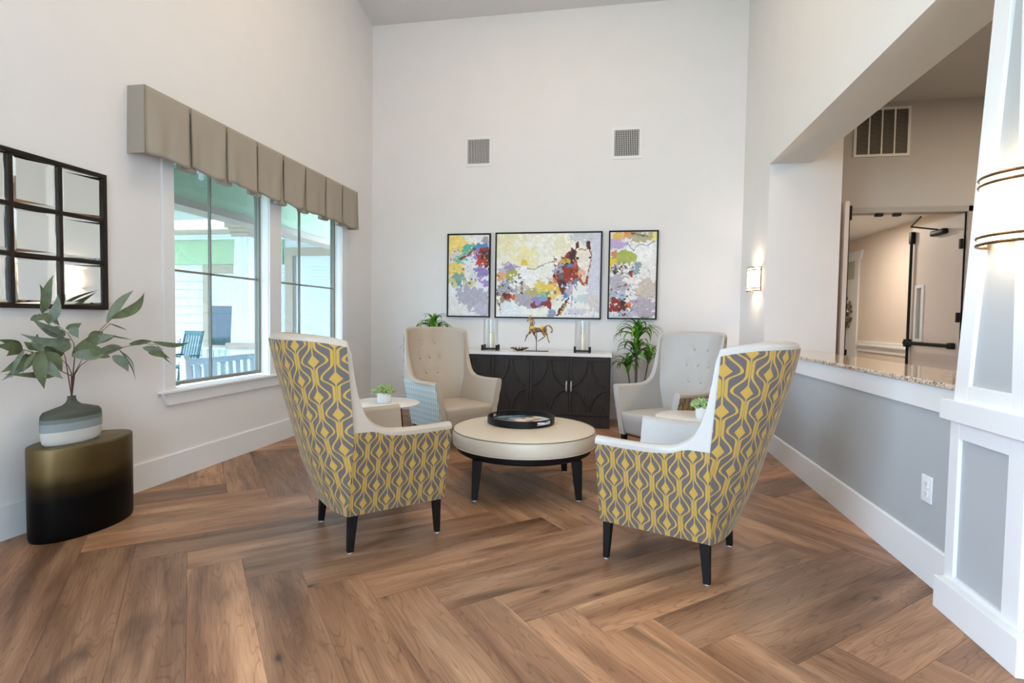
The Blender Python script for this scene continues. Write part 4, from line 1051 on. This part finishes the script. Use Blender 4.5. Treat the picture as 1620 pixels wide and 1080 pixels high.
# head
cv.poly([(.76, .19), (.765, .11), (.79, .09), (.8, .17)], BRN); cv.poly([(.86, .18), (.865, .10), (.885, .09), (.905, .14), (.90, .22)], BRN)
cv.poly([(.77, .2), (.83, .17), (.89, .2), (.91, .28), (.90, .36), (.89, .45), (.875, .56), (.865, .61), (.83, .615), (.81, .57), (.80, .47), (.78, .38), (.765, .28)], (236, 228, 214))
cv.line([(.77, .2), (.765, .3), (.785, .4), (.80, .5), (.81, .58), (.86, .62)], .008, (150, 66, 50)); cv.line([(.9, .22), (.915, .3), (.9, .42), (.885, .5), (.875, .6)], .007, (150, 80, 60)); cv.blob(.785, .30, .012, .018, DRK, .3); cv.blob(.90, .29, .008, .02, DRK, .3)
cv.blob(.83, .47, .03, .04, (224, 160, 130), .6, .8); cv.blob(.81, .42, .02, .02, (110, 170, 190), .5); cv.blob(.84, .55, .03, .045, (230, 214, 200), .3); cv.line([(.815, .5), (.82, .58), (.86, .6), (.875, .52)], .008, (176, 70, 48)); cv.line([(.80, .2), (.83, .19), (.86, .2)], .008, (190, 110, 70))
# folded foreleg, lower strokes
cv.poly([(.34, .86), (.38, .8), (.44, .76), (.5, .76), (.54, .82), (.55, .92), (.53, .95), (.51, .87), (.46, .86), (.4, .89), (.36, .9)], (122, 70, 74)); cv.blob(.42, .81, .06, .04, (160, 140, 200), .6); cv.blob(.5, .82, .04, .05, RED, .6); cv.blob(.47, .78, .04, .03, (120, 160, 200), .6)
cv.poly([(.06, .84), (.09, .80), (.15, .83), (.25, .9), (.51, .9), (.52, 1), (.05, 1)], (226, 232, 236)); cv.blob(.37, .95, .14, .05, (236, 234, 222), .3)
cv.line([(.71, .77), (.66, .85), (.60, .98)], .014, BRN); cv.line([(.68, .85), (.63, .97)], .010, (190, 150, 60)); cv.blob(.54, .95, .045, .06, (140, 156, 180), .5); cv.line([(.74, .7), (.735, .85), (.73, .93)], .006, (90, 150, 200), .8); cv.blob(.68, .75, .02, .03, BLU, .5)
cv.blob(.84, .78, .07, .06, (186, 204, 210), .6, .8); cv.blob(.8, .93, .1, .05, (206, 206, 214), .5); cv.blob(.93, .8, .06, .1, (214, 204, 196), .6, .8); cv.specks(.62, .82, .6, .98, 30, [BLU, WH, (150, 140, 150), DRK], .008, 9)
cv.line([(.035, .85), (.045, .98)], .006, DRK, .8)
framed('large centre painting of a chestnut and white horse in loose patches of colour, black frame', -1.692, -.140, 1.425, 2.676, cv)
cv = Canvas(180, 340, (232, 232, 236), 31)
cv.blob(.15, .12, .55, .14, (240, 214, 130), .3); cv.blob(.1, .38, .3, .16, (236, 206, 116), .4); cv.blob(.8, .06, .3, .06, (236, 236, 236), .4); cv.blob(.2, .27, .25, .06, (226, 214, 206), .6); cv.blob(.45, .17, .16, .06, TEA, .5); cv.blob(.33, .28, .14, .06, (120, 190, 170), .6); cv.blob(.93, .07, .1, .05, (170, 160, 170), .5)
cv.blob(.78, .15, .22, .05, BLU, .5); cv.blob(.72, .23, .16, .06, (168, 140, 200), .5); cv.line([(.28, .29), (.5, .25), (.66, .16)], .012, RED); cv.blob(.93, .25, .2, .09, RED, .5); cv.blob(.93, .31, .17, .1, BRN, .5); cv.blob(.8, .36, .1, .09, (186, 66, 50), .6); cv.blob(.52, .37, .14, .08, (226, 228, 236), .6)
cv.blob(.78, .47, .18, .06, PUR, .5); cv.blob(.88, .57, .12, .05, (170, 140, 206), .6); cv.blob(.6, .5, .12, .06, (220, 222, 226), .6); cv.blob(.27, .55, .16, .07, (136, 170, 150), .6); cv.blob(.25, .6, .1, .04, (110, 140, 190), .6, .8); cv.blob(.1, .58, .1, .06, (206, 206, 140), .6); cv.blob(.55, .6, .12, .04, (214, 210, 150), .6)
cv.blob(.6, .78, .42, .16, (178, 176, 190), .35); cv.blob(.15, .9, .3, .12, (228, 224, 220), .45); cv.blob(.9, .92, .25, .08, (186, 186, 202), .5); cv.specks(.05, 1, .15, .65, 80, [BRN, WH, TEA, YEL, (140, 110, 160), (120, 130, 120)], .009, 4)
framed('left narrow abstract painting, yellow top corner over violet and red strokes', -2.425, -1.765, 1.43, 2.668, cv)
cv = Canvas(180, 340, (232, 230, 228), 51)
cv.blob(.2, .05, .15, .06, (226, 190, 110), .4); cv.blob(.4, .03, .1, .04, (230, 150, 90), .5); cv.blob(.93, .05, .14, .08, (232, 218, 140), .4); cv.blob(.65, .07, .25, .06, (178, 172, 140), .5); cv.blob(.15, .14, .22, .06, (188, 172, 206), .4); cv.blob(.72, .23, .36, .12, (238, 238, 236), .3); cv.line([(.35, .12), (.5, .22), (.62, .14), (.8, .17), (.93, .11)], .006, (150, 150, 160)); cv.line([(.45, .02), (.8, .06)], .007, DRK, .8)
cv.blob(.3, .3, .26, .085, (172, 180, 92), .25); cv.blob(.07, .36, .1, .07, (226, 200, 80), .5); cv.blob(.08, .26, .06, .04, (200, 130, 100), .6); cv.blob(.6, .43, .12, .07, (140, 164, 172), .35); cv.blob(.85, .42, .18, .08, (232, 230, 226), .5)
cv.specks(.02, .5, .37, .5, 60, [DRK, (150, 130, 120), WH, (196, 186, 180)], .014, 2); cv.line([(.47, .48), (.5, .56), (.56, .58)], .012, (170, 60, 40)); cv.blob(.2, .6, .26, .1, (184, 178, 188), .35); cv.blob(.82, .66, .28, .12, (206, 192, 184), .4); cv.blob(.5, .57, .16, .04, WH, .5); cv.blob(.15, .75, .2, .06, (176, 190, 206), .5)
cv.blob(.14, .86, .18, .07, (150, 54, 40), .4); cv.blob(.28, .92, .1, .06, (110, 60, 50), .5); cv.blob(.42, .85, .07, .035, (226, 120, 50), .4); cv.blob(.32, .82, .06, .04, DRK, .6); cv.blob(.75, .88, .3, .13, (182, 172, 184), .35); cv.blob(.4, .96, .2, .05, (192, 190, 200), .5); cv.specks(.0, .6, .6, .98, 60, [DRK, WH, (150, 140, 150), BRN], .009, 6); cv.specks(.5, 1, .4, .9, 35, [(170, 160, 150), WH, (214, 206, 150)], .009, 7); cv.blob(.1, .98, .15, .03, (206, 220, 230), .4)
framed('right narrow abstract painting, olive patch above grey with a red corner', -.050, .632, 1.432, 2.680, cv)

# ================================================================== WALL VENTS
def wall_vent(label, x0, x1, z0, z1):
    t = thing('air_vent', label, 'vent', ((x0+x1)/2, YB, (z0+z1)/2), 0, 'supply vents high on the back wall')
    a, b, c, d = (x0-x1)/2, (x1-x0)/2, (z0-z1)/2, (z1-z0)/2; w = .042
    MB().box(a, b, -.012, 0, d-w, d).box(a, b, -.012, 0, c, c+w).box(a, a+w, -.012, 0, c+w, d-w).box(b-w, b, -.012, 0, c+w, d-w).build('frame', 'trim_white', t, bevel=.002)
    B(a+w, b-w, -.002, -.0005, c+w, d-w).build('backing', 'vent_dark', t)
    m = MB()
    for i in range(14): x = a+w+(b-a-2*w)*(i+.5)/14; m.box(x-.004, x+.004, -.011, -.002, c+w, d-w)
    m.build('vertical_fins', 'vent_white', t)['kind'] = 'stuff'
    m = MB()
    for i in range(12): z = c+w+(d-c-2*w)*(i+.5)/12; m.box(a+w, b-w, -.006, -.003, z-.003, z+.003)
    m.build('horizontal_fins', 'vent_louver', t)['kind'] = 'stuff'
wall_vent('square white air vent with dark fins above the left painting', -2.18, -1.765, 3.655, 4.09)
wall_vent('square white air vent with dark fins above the right painting', -.045, .38, 3.685, 4.13)

# ================================================================== SCONCES
def sconce(label, x, y, z0, z1, half, dep, power):
    t = thing('wall_sconce', label, 'lamp', (x, y, z0), 0, 'half-round wall sconces')
    h = z1-z0
    prof = lambda r_: [(1, 0), (1, h)]
    m = MB(); n = 28
    def arcpts(k, off=0): a = math.pi/2+math.pi*k/n; return (dep+off)*math.cos(a), (half+off)*math.sin(a)
    vs = [(*arcpts(k), z) for z in (.012, h-.012) for k in range(n+1)]
    m.add(vs, [(k, k+1, n+1+k+1, n+1+k) for k in range(n)]); m.build('shade', 'lamp_shade_glow', t, smooth=True)
    for z in (.005, .036, h-.036, h-.005):
        m = MB(); m.tube([(*arcpts(k, .003), z) for k in range(n+1)], .0075, 6); m.build('band', 'bronze', t, smooth=True)
    B(-.012, 0, -half*.5, half*.5, .02, h-.02).build('back_plate', 'bronze', t)
    for sg in (-1, 1): B(-.012, 0.0, sg*half-.005, sg*half+.005, 0, h).build('side_strip', 'bronze', t)
    l = bpy.data.lights.new('sconce_bulb', 'POINT'); l.energy = power; l.color = (1, .80, .56); l.shadow_soft_size = .02
    for zz in (z1+.0, z0-.0):
        l = bpy.data.lights.new('sconce_bulb', 'SPOT'); l.energy = power; l.color = (1, .80, .56); l.shadow_soft_size = .03; l.spot_size = R(150); l.spot_blend = .6
        o = bpy.data.objects.new('sconce_bulb', l); o.location = (x-.05, y, (z0+z1)/2+(.06 if zz == z1 else -.06)); o.rotation_euler = (R(180) if zz == z1 else 0, 0, 0); COL.objects.link(o)
sconce('half-round glowing sconce with bronze bands on the right wall by the corner', XR, 7.02, 1.785, 2.075, .165, .11, 7)
sconce('large half-round glowing sconce with bronze bands on the panelled column', 1.674, 2.655, 1.750, 2.045, .150, .105, 2.5)

# ================================================================== MIRROR (3 x 3 bevelled panes)
mr = thing('grid_mirror', 'square wall mirror of nine square panes in a dark bronze frame', 'mirror', (XL, 2.892, 1.915), 0)
hs_ = .4875; fw = .030; bw_ = .026
m = MB().box(.003, .034, -hs_, hs_, hs_-fw, hs_).box(.003, .034, -hs_, hs_, -hs_, -hs_+fw).box(.003, .034, -hs_, -hs_+fw, -hs_+fw, hs_-fw).box(.003, .034, hs_-fw, hs_, -hs_+fw, hs_-fw)
simple('mirror_frame', (.016, .009, .006), .28, metal=.5, var=.5, scale=9)
m.build('frame', 'mirror_frame', mr, bevel=.003)
for k in (-1, 1):
    q = k*(hs_-fw)/3
    B(.003, .030, q-bw_/2, q+bw_/2, -hs_+fw, hs_-fw).build('frame_bar', 'mirror_frame', mr, bevel=.003)
    B(.003, .029, -hs_+fw, hs_-fw, q-bw_/2, q+bw_/2).build('frame_bar', 'mirror_frame', mr, bevel=.003)
pit = 2*(hs_-fw)/3
for i in range(3):
    for j in range(3):
        ya_ = -hs_+fw+i*pit+(bw_/2 if i else 0); yb_ = -hs_+fw+(i+1)*pit-(bw_/2 if i < 2 else 0)
        za_ = -hs_+fw+j*pit+(bw_/2 if j else 0); zb_ = -hs_+fw+(j+1)*pit-(bw_/2 if j < 2 else 0); e = .022
        ty_, tz_ = (.0, -.030, .040)[i]+random.uniform(-.004, .004), random.uniform(-.008, .008)
        X_ = lambda y, z: .0165+ty_*(y-(ya_+yb_)/2)+tz_*(z-(za_+zb_)/2)
        m = MB(); o4 = [(ya_, za_), (yb_, za_), (yb_, zb_), (ya_, zb_)]; i4 = [(ya_+e, za_+e), (yb_-e, za_+e), (yb_-e, zb_-e), (ya_+e, zb_-e)]
        m.add([(.013, a, b) for a, b in o4]+[(X_(a, b), a, b) for a, b in i4]+[(.004, a, b) for a, b in o4], [(4, 5, 6, 7)]+[(k, (k+1) % 4, 4+(k+1) % 4, 4+k) for k in range(4)]+[(8+k, 8+(k+1) % 4, (k+1) % 4, k) for k in range(4)]+[(11, 10, 9, 8)])
        m.build('mirror_pane', 'mirror_glass', mr)

# ================================================================== VALANCE
vl = thing('window_valance', 'long taupe box-pleated fabric valance over the pair of windows', 'valance', (XL, 0, 0), 0)
VY = [3.59, 4.046, 4.487, 4.92, 5.36, 5.796, 6.249, 6.666, 7.10]
B(.002, .146, 3.605, 7.085, 3.085, 3.125).build('mounting_board', 'valance_fabric', vl)
def pleat(y0, y1, k):
    m = MB(); ny, nz = 18, 16; rr = random.Random(k)
    ph = rr.uniform(0, 6); am = rr.uniform(.003, .007)
    for lay in (0, 1):
        for i in range(ny+1):
            f = i/ny
            for j in range(nz+1):
                g = j/nz; z = 3.135-.52*g
                open_ = .0                                # pleats spread towards the hem
                sk_ = .002+.010*g*(1+.5*math.sin(ph)); y = (y0+sk_)+(y1-y0-2*sk_)*f
                x = .150+.016*g+am*1.6*g*math.sin(ph+f*7+g*2)+.006*g*math.sin(ph*2+f*15)-.024*g*(abs(2*f-1)**10)
                z += .012*math.sin(ph+f*6)*g+.016*g*(2*f-1)**2
                m.v.append((x-(.003 if lay else 0), y, z))
    n = nz+1; L2 = (ny+1)*n
    for i in range(ny):
        for j in range(nz): m.f += [(i*n+j, i*n+j+1, (i+1)*n+j+1, (i+1)*n+j), (L2+i*n+j, L2+(i+1)*n+j, L2+(i+1)*n+j+1, L2+i*n+j+1)]
        m.f += [(i*n, (i+1)*n, L2+(i+1)*n, L2+i*n), (i*n+nz, L2+i*n+nz, L2+(i+1)*n+nz, (i+1)*n+nz)]
    for i in (0, ny):
        for j in range(nz): m.f.append((i*n+j, i*n+j+1, L2+i*n+j+1, L2+i*n+j))
    m.build('pleat_panel', 'valance_fabric', vl, smooth='full')
for k in range(8): pleat(VY[k]+.003, VY[k+1]-.003, k)
for k in range(1, 8):   # folded cloth behind each pleat, dark in the gap
    m = MB().add([(.125, VY[k]-.07, 3.12), (.125, VY[k]+.07, 3.12), (.135, VY[k]+.085, 2.606), (.135, VY[k]-.085, 2.606), (.120, VY[k]-.07, 3.12), (.120, VY[k]+.07, 3.12), (.085, VY[k]+.085, 2.604), (.085, VY[k]-.085, 2.604)],
        [(0, 1, 2, 3), (4, 7, 6, 5), (0, 4, 5, 1), (1, 5, 6, 2), (2, 6, 7, 3), (3, 7, 4, 0)])
    m.build('pleat_return', 'valance_fabric', vl)
for y, s in ((3.59, -1), (7.10, 1)):
    m = MB(); pts = [(.002, 0), (.03, -.004*s), (.07, .006*s), (.10, -.003*s), (.148, 0)]
    for lay in (0, 1):
        for (x, dy) in pts:
            for g in (0, .33, .66, 1): m.v.append((x*(1+.08*g), y+s*(.012*g)+dy*g-(s*.003 if lay else 0), 3.133-.51*g))
    n = 4; L2 = len(pts)*n
    for i in range(len(pts)-1):
        for j in range(3): m.f += [(i*n+j, i*n+j+1, (i+1)*n+j+1, (i+1)*n+j), (L2+i*n+j, L2+(i+1)*n+j, L2+(i+1)*n+j+1, L2+i*n+j+1)]
        m.f += [(i*n, (i+1)*n, L2+(i+1)*n, L2+i*n), (i*n+3, L2+i*n+3, L2+(i+1)*n+3, (i+1)*n+3)]
    m.build('side_return', 'valance_fabric', vl, smooth=True)

# ================================================================== DRUM TABLE, VASE, EUCALYPTUS
dt = tag(MB().lathe([(.001, 0), (.975, 0), (.985, .01), (1.0, .03), (1.0, .56), (.992, .574), (.98, .577), (.001, .577)], 72, sx=.19, sy=.328).build('drum_table', 'ombre_metal', None, smooth=True, loc=(-3.40, 2.975, 0)),
    'oval bronze drum table fading to black, against the left wall', 'table')
vs_ = thing('banded_vase', 'wide bottle vase in dark, grey and cream bands on the bronze drum table', 'vase', (-3.40, 2.905, .577), 0)
MB().lathe([(.001, 0), (.86, 0), (.93, .012), (.97, .035), (1.0, .10), (1.0, .155), (.98, .185), (.90, .205), (.60, .222), (.32, .236), (.19, .255), (.14, .275), (.145, .292), (.11, .292), (.10, .27), (.001, .26)], 56, sx=.095, sy=.192).build('body', 'banded_glaze', vs_, smooth='full')
LEAVES = [((-3.37, 2.707, 1.399), (-3.386, 2.708, 1.573), 0.058), ((-3.34, 2.719, 1.336), (-3.326, 2.766, 1.516), 0.053), ((-3.39, 2.758, 1.399), (-3.393, 2.832, 1.321), 0.035), ((-3.33, 2.812, 1.263), (-3.31, 2.596, 1.367), 0.061), ((-3.3, 2.816, 1.234), (-3.277, 2.507, 1.281), 0.054), ((-3.36, 2.822, 1.157), (-3.393, 2.845, 1.261), 0.096), ((-3.41, 2.85, 1.124), (-3.449, 2.777, 1.223), 0.088), ((-3.44, 2.742, 1.166), (-3.396, 2.698, 1.274), 0.061), ((-3.31, 2.619, 1.188), (-3.324, 2.564, 1.233), 0.044), ((-3.37, 2.66, 1.141), (-3.387, 2.486, 1.059), 0.07), ((-3.41, 2.822, 1.027), (-3.35, 2.478, 1.052), 0.054), ((-3.31, 2.643, 1.175), (-3.303, 2.657, 0.948), 0.07), ((-3.34, 2.679, 1.159), (-3.296, 2.761, 1.043), 0.079), ((-3.39, 2.6, 1.197), (-3.382, 2.468, 1.247), 0.044), ((-3.35, 2.575, 1.177), (-3.326, 2.411, 1.216), 0.061), ((-3.32, 2.563, 1.185), (-3.345, 2.512, 1.025), 0.023), ((-3.39, 2.867, 1.301), (-3.367, 2.951, 1.338), 0.044), ((-3.35, 2.877, 1.315), (-3.303, 2.873, 1.244), 0.053), ((-3.39, 2.908, 1.121), (-3.378, 3.089, 1.284), 0.083), ((-3.35, 2.874, 1.131), (-3.316, 3.084, 1.151), 0.079), ((-3.33, 2.963, 1.184), (-3.303, 3.094, 1.108), 0.07), ((-3.37, 3.169, 1.369), (-3.404, 3.471, 1.562), 0.066), ((-3.39, 3.171, 1.333), (-3.354, 3.278, 1.285), 0.012), ((-3.42, 3.135, 1.264), (-3.401, 3.357, 1.218), 0.012), ((-3.36, 2.99, 1.217), (-3.37, 3.083, 1.284), 0.07), ((-3.39, 3.056, 1.119), (-3.427, 3.315, 1.158), 0.061), ((-3.36, 3.164, 1.113), (-3.313, 3.24, 0.995), 0.066), ((-3.39, 3.258, 1.136), (-3.383, 3.36, 0.981), 0.012), ((-3.37, 3.303, 1.186), (-3.338, 3.475, 1.2), 0.037), ((-3.35, 3.485, 1.195), (-3.302, 3.795, 1.184), 0.037), ((-3.39, 3.438, 1.153), (-3.359, 3.627, 1.055), 0.061), ((-3.37, 3.554, 1.156), (-3.318, 3.627, 1.022), 0.014), ((-3.43, 3.052, 1.195), (-3.431, 3.249, 1.239), 0.026), ((-3.36, 2.705, 1.399), (-3.32, 2.702, 1.33), 0.053), ((-3.29, 2.581, 1.233), (-3.286, 2.647, 1.169), 0.053), ((-3.42, 2.611, 1.174), (-3.366, 2.503, 1.151), 0.053)]
STEMS = [[(-3.39, 2.904, 0.886), (-3.36, 2.876, 1.0), (-3.36, 2.792, 1.048), (-3.36, 2.724, 1.084)], [(-3.39, 2.904, 0.886), (-3.36, 2.872, 1.02), (-3.36, 2.849, 1.075), (-3.36, 2.794, 1.126)], [(-3.39, 2.901, 0.976), (-3.36, 2.834, 1.127), (-3.36, 2.822, 1.156)], [(-3.39, 2.908, 0.886), (-3.36, 2.885, 1.039), (-3.36, 2.894, 1.111), (-3.36, 2.892, 1.208), (-3.36, 2.852, 1.274), (-3.36, 2.805, 1.314)], [(-3.39, 2.912, 0.885), (-3.36, 2.888, 1.011), (-3.36, 2.923, 1.069), (-3.36, 2.976, 1.156)], [(-3.39, 2.912, 0.885), (-3.36, 2.893, 1.01), (-3.36, 2.931, 1.064), (-3.36, 3.032, 1.119)], [(-3.39, 3.059, 1.116), (-3.36, 3.246, 1.168), (-3.36, 3.414, 1.187), (-3.36, 3.526, 1.173), (-3.36, 3.584, 1.132)], [(-3.39, 3.002, 1.153), (-3.36, 3.034, 1.236), (-3.36, 3.081, 1.298), (-3.36, 3.161, 1.367)], [(-3.39, 2.749, 1.082), (-3.36, 2.616, 1.149), (-3.36, 2.589, 1.158)], [(-3.39, 2.817, 1.044), (-3.36, 2.706, 1.132), (-3.36, 2.617, 1.175), (-3.36, 2.576, 1.188)], [(-3.39, 2.83, 1.313), (-3.36, 2.755, 1.303), (-3.36, 2.74, 1.334)], [(-3.39, 3.094, 1.268), (-3.36, 3.151, 1.332)]]
eu = thing('eucalyptus_stems', 'long-leaved eucalyptus branches standing in the banded vase', 'plant', (-3.40, 2.905, .83), 0)
ex, ey, ez = eu.location
def rel(p): return Vector((p[0]-ex, p[1]-ey, p[2]-ez))
for i, s_ in enumerate(STEMS):
    p = [rel(q) for q in s_]
    if i < 6: p = [Vector((0, 0, .012)), Vector((0, 0, .03))]+p[1:]
    # round the polyline
    q = []
    for a, b, c in zip(p, p[1:], p[2:]): q += [a.lerp(b, .75), b, b.lerp(c, .25)]
    q = [p[0]]+q+[p[-1]]
    MB().tube(q, [.0045-.003*k/len(q) for k in range(len(q))] if i < 6 else .0022, 6).build('stem', 'twig', eu, smooth=True)
def blade(b, t, w, bend, nrm, n=9, cup=.25):
    """pointed leaf from b to t; returns MB"""
    d = t-b; L = d.length; dn = d.normalized(); sd = dn.cross(nrm).normalized(); up = sd.cross(dn)
    m = MB()
    for i in range(n+1):
        f = i/n; c = b+d*f+sd*(bend*L*math.sin(math.pi*f))+up*(.08*L*math.sin(math.pi*f)); ww = w*.5*(math.sin(math.pi*min(1, f*1.02+.015)**.75))**.9*(1-.15*f)+.0005
        if i == n: ww = .0004
        m.v += [c-sd*ww+up*ww*cup, c, c+sd*ww+up*ww*cup]
    m.v = [tuple(v) for v in m.v]
    for i in range(n):
        for k in (0, 1): m.f.append((i*3+k, i*3+k+1, i*3+k+4, i*3+k+3))
    return m
rl_ = random.Random(5)
LEAVES += [(tuple(c+rl_.uniform(-.04, .04) for c in b), tuple(c+rl_.uniform(-.07, .07) for c in t), w*.85) for b, t, w in LEAVES[::3]]
for i, (b, t, w) in enumerate(LEAVES):
    b_, t_ = rel(b), rel(t)
    nrm = Vector((1, -.6+rl_.uniform(-.6, .6), rl_.uniform(-.1, .7))).normalized()
    blade(b_, t_, w*1.05, rl_.choice([-1, 1])*rl_.uniform(.03, .10), nrm).build('leaf', 'leaf_euc_grey' if rl_.random() < .42 else 'leaf_euc', eu, smooth='full')
    if i % 3 == 0: MB().tube([b_, b_.lerp(t_, .1)], .0016, 5).build('petiole', 'twig', eu)
for q in [(-3.37, 2.72, 1.38), (-3.35, 2.62, 1.16), (-3.36, 3.76, 1.19), (-3.36, 2.75, 1.30)]:
    m = MB()
    for k in range(9):
        c = rel(q)+Vector((rl_.uniform(-.02, .02), rl_.uniform(-.025, .025), rl_.uniform(-.015, .015))); m.lathe([(.0005, -.006), (.005, 0), (.0005, .006)], 6, tuple(c))
    m.build('seed_cluster', 'twig', eu)

# ================================================================== POTTED DRACAENAS
def crown(root, c, n, L, w, seed, up=.55):
    rr = random.Random(seed)
    for i in range(n):
        a = 2*math.pi*i/n*2.618+rr.uniform(-.3, .3); el = rr.uniform(.1, 1.35)*up*1.6; l = L*rr.uniform(1.0, 1.5)
        dh = Vector((math.cos(a), math.sin(a), 0)); m = MB(); n_ = 9; p = Vector(c)+Vector((0, 0, rr.uniform(-.05, .05))); ang = el+.6
        sd = dh.cross(Vector((0, 0, 1)))
        for k in range(n_+1):
            f = k/n_; ww = w*(min(1, f*5+.45))*(1-f**3.0)*.5+.0008
            nu = (Vector((0, 0, 1))*math.cos(ang)-dh*math.sin(ang))
            m.v += [tuple(p-sd*ww+nu*ww*.35), tuple(p), tuple(p+sd*ww+nu*ww*.35)]
            p = p+(dh*math.cos(ang)+Vector((0, 0, 1))*math.sin(ang))*(l/n_); ang -= (1.65+rr.uniform(-.4, .5))/n_*(.4+1.6*f)*1.6
        for k in range(n_):
            for j in (0, 1): m.f.append((k*3+j, k*3+j+1, k*3+j+4, k*3+j+3))
        for v in m.v: pass
        m.build('leaf', 'leaf_bright' if rr.random() < .6 else 'leaf_dark', root, smooth='full')
def dracaena(label, x, y, crowns):
    t = thing('potted_dracaena', label, 'plant', (x, y, 0), 0)
    MB().lathe([(.001, 0), (.13, 0), (.15, .02), (.17, .30), (.175, .32), (.155, .32), (.15, .28), (.001, .28)], 32).build('planter', 'basket', t, smooth=True)
    MB().lathe([(.001, .27), (.15, .285)], 24, close=False).build('soil', 'soil', t)
    for i, (dx, dy, z, n, L, w) in enumerate(crowns):
        MB().tube([(dx*.2, dy*.2, .27), (dx*.7, dy*.7, .27+(z-.27)*.5), (dx, dy, z)], [.014, .011, .009], 8).build('cane', 'plant_cane', t, smooth=True)
        crown(t, (dx, dy, z), n, L, w, i+int(x*10)+50)
dracaena('tall potted dracaena with arching strap leaves at the right end of the console', .36, 7.45, [(.0, .0, 1.16, 34, .33, .052), (-.02, .0, .95, 22, .30, .050), (-.12, -.05, .76, 20, .25, .048), (.15, .02, .88, 24, .26, .050)])
dracaena('potted dracaena behind the pale blue sided wing chair', -2.56, 7.42, [(.08, .0, 1.22, 32, .30, .052), (-.10, -.02, .95, 18, .28, .046), (.0, .05, 1.08, 14, .24, .048)])

# ================================================================== OUTLET
ou = thing('wall_outlet', 'white duplex power outlet on the grey knee wall', 'outlet', (XR-.004, 3.312, .505), 0)
MB().rbox(-.007, 0, -.05, .05, -.074, .074, .003, 2).build('cover_plate', 'plate_white', ou, smooth=True)
for zz in (-.027, .027):
    s1 = MB().rbox(-.0095, -.006, -.0175, .0175, zz-.019, zz+.019, .0015, 2).build('socket', 'ceramic_white', ou)
    MB().box(-.0105, -.009, -.009, -.006, zz-.003, zz+.009).box(-.0105, -.009, .006, .009, zz-.003, zz+.009).box(-.0105, -.009, -.003, .003, zz-.013, zz-.008).build('slots', 'slot_grey', s1)
